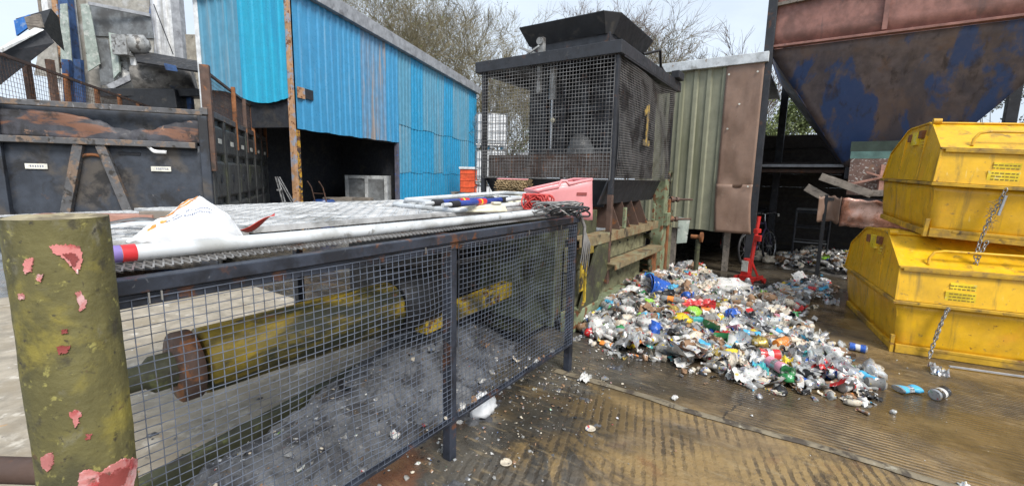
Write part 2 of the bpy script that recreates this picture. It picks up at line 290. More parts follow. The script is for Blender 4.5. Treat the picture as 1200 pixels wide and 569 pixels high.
# ground: ribbed concrete, wet and stained
def ground_material():
    m, nt, b = nodes_of('wet_ribbed_concrete'); g = G(nt)
    co = g.coord(); s = g.sep(co); u, v = s[0], s[1]
    n1 = g.noise(co, .9, 7, .62, .4); n2 = g.noise(g.mapping(co, (1,1,1), (5,2,0)), 2.3, 8, .66, .5); n3 = g.noise(co, 14, 6, .7); n4 = g.noise(g.mapping(co, (1,.22,1), (1,7,0)), 26, 5, .6)
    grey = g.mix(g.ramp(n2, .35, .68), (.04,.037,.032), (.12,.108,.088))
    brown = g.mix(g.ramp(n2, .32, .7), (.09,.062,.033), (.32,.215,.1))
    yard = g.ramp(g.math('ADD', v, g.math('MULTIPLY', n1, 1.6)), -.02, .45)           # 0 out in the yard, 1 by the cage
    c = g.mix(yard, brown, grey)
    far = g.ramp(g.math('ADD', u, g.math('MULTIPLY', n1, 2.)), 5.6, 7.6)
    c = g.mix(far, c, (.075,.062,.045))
    # ochre wear on the near slab
    near = g.ramp(u, 1.6, 1.3); lane = g.ramp(g.math('ADD', v, g.math('MULTIPLY', g.math('SUBTRACT', n2, .5), 1.2)), -.2, -.45)
    och = g.math('MULTIPLY', g.ramp(g.noise(g.mapping(co, (1,1,1), (9,3,0)), 1.5, 9, .74, .6), .44, .53), g.math('MULTIPLY', near, lane))
    c = g.mix(g.math('MULTIPLY', och, .9), c, g.mix(n3, (.25,.16,.06), (.36,.245,.105)))
    och2 = g.ramp(g.noise(g.mapping(co, (1,1,1), (2,11,0)), 1.1, 7, .68, .5), .56, .68)
    c = g.mix(g.math('MULTIPLY', och2, g.math('MULTIPLY', g.ramp(v, -.6, -1.6), .7)), c, (.27,.185,.09))
    # dark smears and pale specks
    c = g.mix(g.math('MULTIPLY', g.ramp(g.noise(g.mapping(co, (1,1,1), (3,21,0)), .8, 8, .7, .7), .52, .66), .75), c, (.04,.033,.026))
    c = g.mix(g.math('MULTIPLY', g.ramp(n3, .63, .72), .6), c, (.26,.23,.17))
    # ribs: across the far slab; slanting on the near slab
    wob = g.math('MULTIPLY', g.noise(g.mapping(co, (.6,.8,1)), 3., 4), .05)
    r1 = g.math('SINE', g.math('MULTIPLY', g.math('ADD', u, wob), 175.))
    slant = g.math('ADD', g.math('MULTIPLY', v, -.954), g.math('ADD', g.math('MULTIPLY', u, .298), g.math('MULTIPLY', wob, .35)))
    r2 = g.math('SINE', g.math('MULTIPLY', slant, 112.))
    isnear = g.math('LESS_THAN', u, 1.42)
    chunk = g.noise(g.mapping(co, (1,1,1), (6,2,0)), 16, 6, .7)
    r2 = g.ramp(g.math('ADD', r2, g.math('MULTIPLY', g.math('SUBTRACT', chunk, .5), 5.)), -.9, .1, -1., 1.)
    rib = g.new('ShaderNodeMix', data_type='FLOAT'); g.set(rib.inputs[0], isnear); g.set(rib.inputs[2], r1); g.set(rib.inputs[3], r2)
    rib = rib.outputs[0]
    wear = g.ramp(g.noise(co, 1.3, 7, .65), .38, .66); worn = g.math('MULTIPLY', g.math('MULTIPLY', wear, g.ramp(v, .25, -.5)), g.ramp(u, 1.3, 1.5, .8, 1.))
    ribw = g.math('MULTIPLY', rib, worn)
    c = g.mix(g.math('MULTIPLY', g.ramp(ribw, .1, -.75), .8), c, (.045,.034,.022))     # darker in the grooves
    c = g.mix(g.math('MULTIPLY', g.ramp(n4, .52, .72), .6), c, (.33,.25,.14))
    n5 = g.noise(g.mapping(co, (1,.16,1), (8,1,0)), 34, 5, .65)
    c = g.mix(g.math('MULTIPLY', g.math('MULTIPLY', g.ramp(n5, .5, .68), g.ramp(u, 1.35, 1.5)), .65), c, (.045,.033,.02))
    red = g.ramp(g.noise(g.mapping(co, (1,1,1), (14,5,0)), 1.2, 6, .65), .56, .7)
    c = g.mix(g.math('MULTIPLY', g.math('MULTIPLY', red, near), .6), c, (.2,.075,.03))
    cw = g.math('MULTIPLY', g.math('SUBTRACT', g.noise(co, 5., 5), .5), .22)
    cd_ = g.math('ABSOLUTE', g.math('ADD', g.math('ADD', v, cw), g.math('ADD', 1.02, g.math('MULTIPLY', u, .12))))
    crack = g.math('MULTIPLY', g.ramp(cd_, .012, .004), g.math('MULTIPLY', g.ramp(u, 1.4, 1.45), g.ramp(u, 2.6, 2.3)))
    c = g.mix(g.math('MULTIPLY', crack, .85), c, (.03,.024,.018))
    c = g.mix(g.math('MULTIPLY', g.ramp(g.noise(co, 38, 5, .75), .56, .68), .5), c, (.035,.028,.02))
    c = g.mix(g.math('MULTIPLY', g.ramp(g.noise(g.mapping(co, (1,.35,1), (4,4,0)), 1.9, 8, .7, .4), .55, .7), .5), c, (.27,.17,.06))
    pud = g.ramp(g.math('ADD', g.noise(g.mapping(co, (1,.6,1), (17,4,0)), .75, 5, .55), g.math('MULTIPLY', ribw, .012)), .52, .585)
    c = g.mix(g.math('MULTIPLY', pud, .55), c, (.04,.036,.031))
    g.set(b.inputs['Base Color'], c); b.inputs['Specular IOR Level'].default_value = .8
    wet = g.ramp(g.noise(g.mapping(co, (1,1,1), (7,7,0)), .9, 7, .65), .36, .58)
    wetr = g.ramp(wet, 0, 1, .42, .1)
    dry = g.math('SUBTRACT', 1., g.math('MULTIPLY', pud, .85))
    g.set(b.inputs['Roughness'], g.math('MULTIPLY', g.math('ADD', wetr, g.math('MULTIPLY', n3, .14)), dry))
    h = g.math('ADD', g.math('MULTIPLY', ribw, .7), g.math('MULTIPLY', g.noise(co, 45, 6, .7), .9))
    h = g.math('ADD', h, g.math('MULTIPLY', n2, 1.4))
    h = g.math('MULTIPLY', h, g.math('SUBTRACT', 1., g.math('MULTIPLY', pud, .75)))
    g.set(b.inputs['Normal'], g.bump(h, .8, .008))
    return m
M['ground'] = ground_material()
M['pad'] = mk('skylit_pale_concrete', (.34,.295,.23), [((.3,.25,.18), 2, .5, .66), ((.55,.5,.42), 5, .58, .7), ((.5,.27,.1), 7, .66, .74, .8), ((.7,.7,.68), 13, .66, .72), ((.16,.14,.12), 11, .62, .72)], .8, bump=.4)  # beige concrete made paler: open-sky light put into the colour
M['dirt'] = mk('wet_grey_grit', (.11,.113,.12), [((.18,.185,.195), 1.8, .48, .64), ((.045,.045,.05), 5, .47, .58, .85), ((.28,.28,.29), 28, .6, .68, .7), ((.12,.09,.06), 5, .6, .7), ((.3,.33,.38), 60, .66, .7)], .7, bump=.9, bscale=55, bdist=.012)
M['joint'] = mk('joint_mortar', (.2,.165,.11), [((.07,.055,.04), 9, .48, .6), ((.33,.3,.23), 14, .58, .68)], .7, bump=.5)

# ------------------------------------------------------------------ ground
gm = MB().grid(lambda a, b: (-150+300*a, -150+300*b, 0), 2, 2, False)
gr = kind(gm.build('ground', M['ground']), 'structure'); gr.location = BO; gr.rotation_euler = (0, 0, BA)
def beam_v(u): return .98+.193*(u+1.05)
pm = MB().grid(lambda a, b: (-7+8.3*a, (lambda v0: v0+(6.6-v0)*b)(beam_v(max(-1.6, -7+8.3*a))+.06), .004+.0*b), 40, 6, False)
pd = kind(pm.build('skylit_concrete_ground', M['pad']), 'structure'); pd.location = BO; pd.rotation_euler = (0, 0, BA)  # sheet whose pale colour carries the open-sky light behind the guard
jm = MB()
def jf(a, b):
    v = -7+7.1*a
    w = .035+.02*fbm(v*3, 1, 0)
    h = .006+.008*sin(pi*b)*(1+fbm(v*9, 3, 0))
    return (1.42+.03*fbm(v*1.3, 0, 5)+(b-.5)*2*w, v, max(.003, h))
jm.grid(jf, 140, 4)
jo = kind(jm.build('ground_joint', M['joint']), 'structure'); jo.location = BO; jo.rotation_euler = (0, 0, BA)

def mound_h(u, v):
    if u < -1.6 or u > 1.9: return -.05
    top = .12+.30/(1+math.exp(-(u-.05)*3.2))
    top *= max(0, min(1, (1.95-u)/.7))
    vb = beam_v(u); s = math.exp(-((v-vb+.30)/.42)**2)*max(0, min(1, (vb-.03-v)/.08))
    return top*s-.035+.045*fbm(u*3, v*3, 2)+.03*fbm(u*11, v*11, 5)+.014*fbm(u*29, v*29, 3)
dm = MB().grid(lambda a, b: (-1.6+3.5*a, -.55+2.3*b, mound_h(-1.6+3.5*a, -.55+2.3*b)), 240, 160)
dirt = kind(dm.build('grit_mound', M['dirt']), 'stuff'); dirt.location = BO; dirt.rotation_euler = (0, 0, BA)
dirt['label'] = 'grey mound of wet grit under the mesh guard'

# ------------------------------------------------------------------ guard cage round the ram
guard = thing('mesh_guard', 'long blue-black steel mesh guard cage with a flat grating top', 'guard cage', BO, BA)
def mesh_sheet(f, nu, nv, r, seg=10, wob=.0015, sides=4):
    mb = MB()
    for i in range(nu+1):
        a = i/nu; d = rnd.uniform(-1, 1)*wob
        mb.path([f(a+d*.3, k/seg, 1) for k in range(seg+1)], r, sides, False)
    for j in range(nv+1):
        b = j/nv
        mb.path([f(k/(seg*2), b, -1) for k in range(seg*2+1)], r, sides, False)
    return mb
DENTS = [(-.7,.62,.16,.045),(-.2,.95,.12,-.03),(.4,.5,.14,.045),(.95,.8,.2,.045),(1.25,.42,.1,-.035),(-1.05,.4,.1,.03),(.7,1.0,.08,.03),(-.45,.4,.07,-.03)]
def fm(u0, u1):
    return lambda a, b, s: (u0+(u1-u0)*a+.004*fbm(a*5+u0, b*5, 1), -.004+.0022*s+.012*fbm(a*2.2+u0, b*2, 4, 2)+sum(q_[3]*math.exp(-((u0+(u1-u0)*a-q_[0])/q_[2])**2-((.255+.985*b-q_[1])/q_[2])**2) for q_ in DENTS), .255+.985*b+.004*fbm(a*4, b*4+u0, 2))
mesh_sheet(fm(-1.36, .0), 38, 36, .0016).build('mesh_panel', M['wire'], guard)
mesh_sheet(fm(.06, 1.48), 40, 36, .0016).build('mesh_panel', M['wire'], guard)
t = MB(); t.bar((-1.42, .012, 1.278), (1.53, .012, 1.278), .05, .045); t.build('top_rail', M['cage'], guard, .004)
t = MB(); t.bar((-1.42, .008, 1.234), (1.50, .008, 1.234), .012, .036); t.build('mesh_strip', M['cage'], guard, .002)
t = MB(); t.bar((-1.42, .012, .245), (1.50, .012, .245), .03, .026); t.build('bottom_rail', M['cage'], guard, .003)
for u in (-1.40, .03, 1.505):
    MB().box(u-.028, u+.028, .008, .064, -.02, 1.255).build('post', M['cage'], guard, .004)
for u in (.32, 1.45):
    MB().box(u-.03, u+.03, 1.98, 2.04, -.02, 1.25).build('rear_post', M['cage'], guard, .004)
MB().bar((-1.42, 2.0, 1.28), (1.53, 2.0, 1.28), .05, .045).build('rear_rail', M['cage'], guard, .004)
for u in (-1.40, .03, 1.505):
    MB().bar((u, .037, 1.277), (u, 1.98, 1.277), .045, .04).build('cross_rail', M['cage'], guard, .003)
# expanded metal strip along the front, chequered grating plates behind
em = MB()
for k in range(120):
    u = -1.4+k*.0245
    for j in range(7):
        v = .05+j*.075
        em.path([(u, v, 1.312), (u+.012, v+.0375, 1.317), (u+.0245, v+.075, 1.312)], .0035, 4, False)
        em.path([(u+.0245, v, 1.312), (u+.012, v+.0375, 1.317), (u, v+.075, 1.312)], .0035, 4, False)
em.build('expanded_metal', M['wire_dull'], guard)
gp = MB()
for u0, u1, lift in ((-1.40, -.72, 0), (-.70, .62, .012), (.65, 1.95, 0), (1.97, 2.7, .004)):
    gp.box(u0, u1, .60, 2.16, 1.305+lift, 1.335+lift)
    n = int((u1-u0)/.055)
    for i in range(n):                  # raised chequer bars
        for j in range(27):
            uu, vv = u0+.03+i*.055, .63+j*.057
            s = 1 if (i+j) % 2 else -1
            gp.bar((uu-.017, vv-.012*s, 1.3365+lift), (uu+.017, vv+.012*s, 1.3365+lift), .007, .005)
gp.build('grating_top', M['deck'], guard)
st = MB()
for u, dz in ((-1.29, 0), (-1.26, .003), (-.2, 0), (.75, 0), (1.2, 0)):
    st.bar((u, -.016, 1.225+dz), (u, -.016, 1.256), .006, .004)
st.build('tie_wire', M['chain'], guard)

# ------------------------------------------------------------------ baler
baler = thing('baler', 'big weathered waste baler with meshed charging box and flared steel hood', 'baler', BO, BA)
def B(mb, name, mat, bev=0, sol=0): return mb.build(name, M[mat], baler, bev, sol)
# ram and its housing inside the guard
rx = Matrix.Translation((-.92, .9, .665)) @ Matrix.Rotation(pi/2, 4, 'Y')
ram = B(MB().lathe([(.14,.06),(.165,.075),(.168,.6),(.173,.62),(.176,1.24),(.176,1.26)], 28, rx), 'ram_cylinder', 'ram_yellow')
MB().lathe([(.09,-.05),(.17,-.03),(.17,.035),(.1,.05)], 24, rx).build('flange', M['brown_steel'], ram)
MB().lathe([(.03,-.26),(.055,-.24),(.055,-.16),(.085,-.13),(.085,-.05)], 18, rx).build('end_fitting', M['moss_dark'], ram)
B(MB().lathe([(.20,1.262),(.21,1.27),(.21,1.62),(.19,1.66)], 28, rx), 'ram_collar', 'black_steel')
B(MB().bar((.55,.8,.49),(2.0,.78,.575), .12, .13), 'ram_beam', 'yellow_old', .006)
B(MB().box(.95, 1.6, 1.05, 2.2, .1, 1.2), 'ram_box', 'black_steel', .01)
B(MB().box(1.7, 3.25, .58, 2.28, .12, 1.24), 'press_box', 'moss_dark', .01)
B(MB().bar((-1.25,.94,.07),(1.75,1.52,.07), .08, .13), 'floor_beam', 'moss_dark', .008)
B(MB().box(1.66, 1.70, .28, 1.2, .28, 1.15), 'end_plate', 'green_dim', .004)
for a, b in (((.2,.75,1.0),(1.68,.7,.95)), ((.1,1.2,1.05),(1.68,1.1,1.1)), ((.3,1.0,.93),(1.68,1.0,.86))):
    B(MB().path([a, tuple((x+y)/2-(.05 if i == 2 else 0) for i, (x, y) in enumerate(zip(a, b))), b], .018, 8), 'hydraulic_hose', 'black_rubber')
# right flank: base beam, plates, shelf and channel
B(MB().box(2.30, 5.05, .395, .535, 0, .215), 'base_beam', 'green_paint', .01)
B(MB().box(2.38, 4.72, .50, .56, .217, .60), 'side_plate', 'moss_plate', .004)
B(MB().box(2.38, 4.95, .505, .56, .62, .88), 'upper_side_plate', 'moss_plate', .004)
sh = MB(); sh.box(3.2, 5.16, .31, .5, .60, .615); sh.box(3.2, 5.16, .298, .31, .545, .617)
sh.prism([(.5,.598),(.32,.598),(.5,.44)], lambda v, z: (3.22, v, z), lambda v, z: (3.24, v, z))
sh.prism([(.5,.598),(.32,.598),(.5,.44)], lambda v, z: (5.1, v, z), lambda v, z: (5.12, v, z))
B(sh, 'shelf', 'rust_beam', .002)
ch = MB(); ch.box(2.42, 5.2, .405, .55, .875, .885); ch.box(2.42, 5.2, .40, .412, .872, .985); ch.box(2.42, 5.2, .412, .56, .965, .982)
B(ch, 'channel', 'rust_beam', .002)
bh = MB()
for u in (3.55, 3.85, 4.15, 4.45): bh.tube((u, .508, .79), (u, .497, .79), .016, 10)
B(bh, 'bolt_hole', 'void')
br = MB(); br.prism([(2.92,.87),(3.32,.87),(3.26,.55),(2.98,.22),(2.62,.05),(2.42,.05),(2.5,.2)], lambda u, z: (u, .41, z), lambda u, z: (u, .44, z))
B(br, 'gusset', 'moss_dark', .003)
for u, z in ((4.86,.78),(4.86,.38),(4.9,.29)):
    B(MB().lathe([(.035,0),(.035,.2),(.055,.2),(.055,.24),(.025,.24)], 16, Matrix.Translation((u,.62,z)) @ Matrix.Rotation(pi/2, 4, 'X')), 'pipe_end', 'moss_dark')
yb = MB(); yb.box(2.40, 2.62, .33, .40, .83, .90); yb.box(2.40, 2.425, .31, .335, .33, .83); yb.box(2.44, 2.6, .395, .4, .42, .83)
yb.bar((2.412,.322,.34),(2.3,.322,.25),.025,.02)
B(yb, 'guard_bracket', 'yellow_old', .003)
# charging box: floor gussets, chute, frame, mesh
gs = MB()
for u in (3.62, 3.98, 4.34, 4.7):
    gs.prism([(.42,.985),(.85,.985),(.62,1.33),(.56,1.33)], lambda v, z, u=u: (u-.008, v, z), lambda v, z, u=u: (u+.008, v, z))
B(gs, 'chute_rib', 'brown_steel')
B(MB().box(3.3, 5.4, .86, .88, .985, 1.4), 'chute_back', 'brown_steel')
for u in (3.78, 5.02): B(MB().box(u-.03, u+.03, .415, .45, .986, 1.25), 'green_stub', 'green_paint', .004)
cp = MB(); cp.hexa([(3.2,.56,1.30),(5.3,.56,1.30),(5.3,.575,1.30),(3.2,.575,1.30),(3.2,.44,1.60),(5.55,.44,1.60),(5.55,.455,1.60),(3.2,.455,1.60)])
B(cp, 'chute_side', 'dark_steel')
cp = MB(); cp.hexa([(3.42,.58,1.26),(3.435,.58,1.26),(3.435,2.2,1.26),(3.42,2.2,1.26),(3.29,.46,1.60),(3.305,.46,1.60),(3.305,2.32,1.60),(3.29,2.32,1.60)])
B(cp, 'chute_front', 'dark_steel')
B(MB().box(3.305, 5.6, .458, 2.33, 1.575, 1.60), 'charge_floor', 'black_steel')
B(MB().box(3.225, 3.285, .40, .46, .36, 1.42), 'corner_post', 'brown_steel', .004); B(MB().box(3.226, 3.284, .401, .459, 1.421, 2.985), 'corner_post', 'dark_steel', .004)
B(MB().box(3.225, 3.285, 2.28, 2.34, 1.2, 2.985), 'corner_post', 'dark_steel', .004)
B(MB().box(5.56, 5.62, .40, .46, .7, 2.985), 'corner_post', 'black_steel', .004)
B(MB().box(5.56, 5.62, 2.28, 2.34, 1.2, 2.985), 'corner_post', 'black_steel', .004)
rb = MB(); rb.box(3.18, 3.30, .36, 2.42, 2.985, 3.125); rb.box(3.30, 5.68, .36, .48, 2.985, 3.125); rb.box(3.30, 5.68, 2.30, 2.42, 2.985, 3.125); rb.box(5.68, 5.8, .36, 2.42, 2.985, 3.125)
B(rb, 'roof_beam', 'dark_steel', .006)
B(MB().box(3.30, 5.68, .48, 2.30, 3.05, 3.075), 'roof_plate', 'black_steel')
hb = MB(); hb.hexa([(3.9,.80,3.07),(5.1,.80,3.07),(5.1,1.98,3.07),(3.9,1.98,3.07),(3.9,.80,3.46),(5.1,.80,3.46),(5.1,1.98,3.46),(3.9,1.98,3.46)])
B(hb, 'hood_base', 'dark_steel', .004)
lo = [(3.88,.86),(3.96,.78),(5.12,.78),(5.12,2.0),(3.88,2.0)]; hi = [(3.78,.85),(3.95,.69),(5.28,.69),(5.28,2.11),(3.78,2.11)]
fl = MB()
for i in range(5):
    j = (i+1) % 5
    fl.add([(*lo[i],3.44),(*lo[j],3.44),(*hi[j],3.67),(*hi[i],3.67)], [(0,1,2,3)])
    fl.add([(*hi[i],3.67),(*hi[j],3.67),(*hi[j],3.682),(*hi[i],3.682)], [(0,1,2,3)])
B(fl, 'hood_flare', 'black_steel', 0, .012)
cl = MB(); cl.box(3.28,3.34,1.42,1.50,3.13,3.33); cl.bar((3.25,1.75,3.24),(3.3,1.52,3.14),.02,.03); cl.bar((3.22,1.62,3.13),(3.25,1.46,3.22),.025,.02); cl.tube((3.25,1.46,3.28),(3.33,1.46,3.28),.045,12); cl.box(3.26,3.32,1.44,1.49,2.66,2.99)
B(cl, 'latch', 'casting', .003)
B(MB().box(5.4,5.7,.30,.42,3.13,3.24), 'roof_bracket', 'dark_steel', .01)
B(MB().path([(4.9,.7,3.4),(5.2,.55,3.5),(5.45,.6,3.33),(5.6,.5,3.14)], .022, 8), 'hydraulic_hose', 'black_rubber')
def ml(a, b, s): return (3.215+.004*s+.01*fbm(a*3, b*3, 8), 2.31-1.87*a, 1.615+1.37*b)
mesh_sheet(ml, 43, 32, .0034, 8).build('mesh_panel', M['wire_dull'], baler)
def ml2(a, b, s): return (3.202+.004*s, 2.29-1.86*a, 1.59+.36*b)
mesh_sheet(ml2, 37, 8, .0034, 6).build('mesh_panel', M['wire_dull'], baler)
def mr(a, b, s):
    sag = .05*sin(pi*b)*sin(pi*a)+.022*sin(a*9+b*5)
    return (3.29+2.28*a, .395-sag+.004*s, 1.60+1.38*b-.06*sin(pi*a)*b+.02*sin(a*7)*sin(pi*b))
mesh_sheet(mr, 52, 48, .0034, 14).build('mesh_panel', M['wire_dull'], baler)
B(MB().box(3.33, 3.36, .5, 2.28, 1.605, 1.9), 'inner_board', 'brown_steel')
B(MB().box(3.75, 5.3, .62, 1.9, 1.62, 2.98), 'press_head', 'black_steel', .02)
ri = MB()
for v in (.7, 1.0, 1.3, 1.6): ri.box(3.66, 3.745, v-.03, v+.03, 1.62, 2.95)
for z in (1.95, 2.5): ri.box(3.69, 3.742, .62, 1.72, z-.04, z+.04)
B(ri, 'press_rib', 'dark_steel', .004)
for k in range(5): B(MB().box(3.8+k*.33, 3.86+k*.33, .54, .615, 1.62, 2.95), 'press_rib', 'dark_steel', .004)
rod = B(MB().tube((3.45,1.36,1.98),(3.45,1.36,2.98), .018, 12), 'guide_rod', 'alloy')
MB().tube((3.45,1.36,2.6),(3.45,1.36,2.98), .05, 14).build('sleeve', M['casting'], rod)
MB().lathe([(.0,0),(.03,.02),(.03,.05),(0,.07)], 12, Matrix.Translation((3.42,1.33,2.3))).build('knob', M['cream'], rod)
vb = MB().lathe([(.16,0),(.17,.1),(.12,.22),(.05,.28)], 12, Matrix.Translation((3.55,.98,1.88)), True, lambda p: p+Vector((0, .03*sin(p.z*30), 0)))
B(vb, 'valve_block', 'tin_dull')
n1 = MB(); n1.prism([(0,0),(.32,0),(.32,.07),(.21,.07),(.21,.52),(.13,.52),(.0,.43),(.0,.36),(.11,.41),(.11,.07),(0,.07)], lambda a, z: (4.0+a*.8, .322, 2.04+z*1.0), lambda a, z: (4.0+a*.8, .33, 2.04+z*1.0))
B(n1, 'painted_number', 'number_paint')
B(MB().bar((3.3,.37,2.985),(5.6,.37,2.985),.012,.03), 'mesh_strip', 'dark_steel')
# door post of the bale chamber at the far end
dp = MB(); dp.box(5.30, 5.52, .36, .54, .05, 1.62); dp.box(5.32,5.50,.30,.36,.9,1.1)
B(dp, 'door_post', 'green_paint', .008)
B(MB().box(5.53, 5.62, .34, .5, .03, 1.3), 'door_edge', 'rust', .006)
B(MB().box(5.64, 5.95, .38, .55, .02, 1.12), 'door_leaf', 'moss_plate', .008)
B(MB().box(4.74, 5.28, .60, .62, .1, 1.0), 'dark_gap_plate', 'void')
B(MB().box(5.05, 5.3, .42, .56, .1, .5), 'rusty_foot', 'rust', .01)
ring = MB().path([(5.62+.085*cos(q*pi/8), .38, 1.66+.085*sin(q*pi/8)) for q in range(16)], .024, 8, closed=True); ring.box(5.59,5.65,.36,.42,1.35,1.6)
B(ring, 'lifting_eye', 'moss_dark')
for z in (1.30, .98):
    bo = MB().tube((5.62,.42,z),(5.98,.1,z), .018, 10); bo.tube((5.68,.37,z),(5.73,.325,z), .05, 6); bo.tube((5.76,.3,z),(5.79,.27,z), .042, 6)
    B(bo, 'threaded_rod', 'brown_steel')
B(MB().hexa([(6.02,.30,.55),(6.10,.16,.57),(6.10,.17,.57),(6.02,.31,.55),(6.04,.30,1.0),(6.12,.14,.97),(6.12,.15,.97),(6.04,.31,1.0)]), 'loose_sheet', 'sheet_pale')

# standing pipe with rusty flange behind the baler
pipe = thing('standpipe', 'short mossy standpipe with a rusty round flange beside the baler', 'pipe', W(6.3, .02), BA)
MB().tube((0,0,0),(0,0,.62), .04, 14).build('pipe', M['moss_dark'], pipe)
MB().tube((-.02,.12,.66),(0,-.03,.66), .035, 12).build('elbow', M['rust'], pipe)
MB().tube((0,-.03,.66),(0,-.07,.66), .085, 20).build('flange', M['rust'], pipe)

# ------------------------------------------------------------------ things lying on the grating
dz = 1.337
pole = MB(); p0, p1 = Vector((-1.36,.17,1.347)), Vector((1.22,.13,1.347))
k = thing('white_pole', 'long white tubular pole lying along the guard with taped end', 'pole', BO, BA)
pole.path([p0+(p1-p0)*(i/8)+Vector((0,0,-.006*sin(pi*i/8))) for i in range(9)], .0255, 16); pole.build('tube', M['white_tube'], k)
d = (p1-p0).normalized()
MB().tube(p0+d*.065, p0+d*.1, .027, 18).build('red_tape', M['tape_red'], k)
MB().tube(p0+d*.01, p0+d*.064, .0268, 18).build('purple_tape', M['tape_purple'], k)

def blob(mb, c, sx, sy, sz, n=18, m=10, amp=.25, sc=3., seed=0, flat=.0):
    def f(a, b):
        t, p = 2*pi*a, pi*b
        d = Vector((sin(p)*cos(t), sin(p)*sin(t), cos(p)))
        r = 1+amp*fbm(d.x*sc+seed, d.y*sc, d.z*sc)+amp*.5*abs(fbm(d.x*sc*2.3, d.y*sc*2.3+seed, d.z*2.3*sc))
        z = d.z*sz*r
        if z < -flat*sz: z = -flat*sz
        return (c[0]+d.x*sx*r, c[1]+d.y*sy*r, c[2]+z)
    return mb.grid(f, n, m)
# the carrier bag: a half-empty film sack pulled up to a peak
bg = thing('plastic_bag', 'white printed plastic bag slumped on the grating behind the pole', 'plastic bag', at(217, 281, dz+.004), BA-radians(22))
bgs = .56
prof = [(-.30,.0),(-.22,.05),(-.08,.12),(.04,.185),(.10,.205),(.17,.165),(.24,.12),(.29,.06),(.33,.0)]
def bagf(a, b):
    x = -.30+.63*a
    i = max(q for q in range(len(prof)-1) if prof[q][0] <= x+1e-6 or q == 0); (xa, ha), (xb, hb) = prof[i], prof[i+1]
    h = ha+(hb-ha)*max(0, min(1, (x-xa)/(xb-xa)))
    t = pi*b; wd = .03+.62*h
    y = cos(t)*wd*(1+.15*fbm(x*6, b*3, 3))
    z = h*(sin(t)**.75 if sin(t) > 0 else 0)*(1+.14*fbm(x*9, b*5, 1))
    cr = .012*abs(fbm(x*14+b*9, b*8, 2))
    return ((x+.03*fbm(b*4, x*4, 7))*bgs, y*bgs, (z+cr)*.78)
MB().grid(bagf, 60, 36).build('film', M['bag'], bg)
def on_bag(mb, a0, a1, b0, b1, na=8, nb=2, up=.0022):
    return mb.grid(lambda x, y: Vector(bagf(a0+(a1-a0)*x, b0+(b1-b0)*y))+Vector((0,-.55,.83))*up, na, nb)
for k_, (a0, a1, b0, b1) in enumerate(((.28,.62,.52,.545),(.34,.60,.56,.575),(.16,.24,.66,.73),(.27,.32,.66,.72))):
    on_bag(MB(), a0, a1, b0, b1).build('orange_print', M['print_orange'], bg)
gp_ = MB()
for row in range(2):
    x_ = .34
    while x_ < .74:
        w_ = rnd.uniform(.006,.014); on_bag(gp_, x_, x_+w_, .72+row*.05, .735+row*.05+rnd.uniform(0,.008), 1, 1); x_ += w_+.005
gp_.build('print', M['print_grey'], bg)
rs = MB().grid(lambda a, b: (-.10+.26*a, .02*sin(a*7)+.06*(b-.5), .012+.05*a*a+.012*sin(a*9)+.03*b*sin(a*6+.5)), 20, 4)
q = rs.build('plastic_strip', M['red_plastic'], None, 0, .002); q.location = at(272, 272, 1.35); q.rotation_euler = (0,0,BA-.5); tag(q, 'bright red plastic strip beside the white bag', 'plastic strip')
q = MB().bar((-.26,0,.02),(.26,0,.02),.11,.035).build('reddish_board', M['wood_red'], None, .003); q.location = W(-1.05,1.42,dz); q.rotation_euler = (0,0,BA-.75); tag(q, 'reddish board lying at the back of the grating', 'board')
q = MB().bar((-.08,0,.03),(.08,0,.03),.05,.05).build('wooden_block', M['wood_old'], None, .004); q.location = W(-.86,1.22,dz); q.rotation_euler = (0,0,BA-.8); tag(q, 'small ribbed wooden block in front of the reddish board', 'wood block')
for i, (uu, vv, L, lb) in enumerate(((-1.12,.66,.34,'white plastic strip curving behind the pole, nearest to the gate post'), (-1.06,.86,.4,'grey plastic strip bent across the grating behind the white one'))):
    m_ = MB().grid(lambda a, b, L=L, i=i: (L*(a-.5), .07*sin(a*3+i)+.05*(b-.5), .012+.03*sin(pi*a)+.01*b), 16, 3)
    q = m_.build('bent_strip', M['white_tube' if i == 0 else 'wire_dull'], None, 0, .003); q.location = W(uu, vv, dz); q.rotation_euler = (0,0,BA-.6-.3*i); tag(q, lb, 'plastic strip')

# folded white frame with blue gripped tubes at the far end
fr = thing('folding_frame', 'folded white tubular metal frame lying on the grating', 'folding frame', W(1.12, .95, dz+.012), BA-radians(8)); fr.rotation_euler.y = radians(-2.2)
def loop(x0, x1, y0, y1, z, r=.05):
    pts = []
    for cx, cy, a0 in ((x1-r, y1-r, 0), (x0+r, y1-r, 90), (x0+r, y0+r, 180), (x1-r, y0+r, 270)):
        for q in range(5):
            a = radians(a0+q*22.5); pts.append((cx+r*cos(a), cy+r*sin(a), z))
    return pts
MB().path(loop(-.36,.86,-.42,.40,.018), .019, 10, closed=True).build('outer_loop', M['white_tube'], fr)
MB().path([(x, y*.9, z+.034) for x, y, z in loop(-.26,.98,-.34,.42,.018)], .017, 10, closed=True).build('inner_loop', M['white_tube'], fr)
for y in (-.18, -.05, .08, .2): MB().tube((-.28,y,.026),(.7,y,.03), .007, 8).build('cross_wire', M['white_tube'], fr)
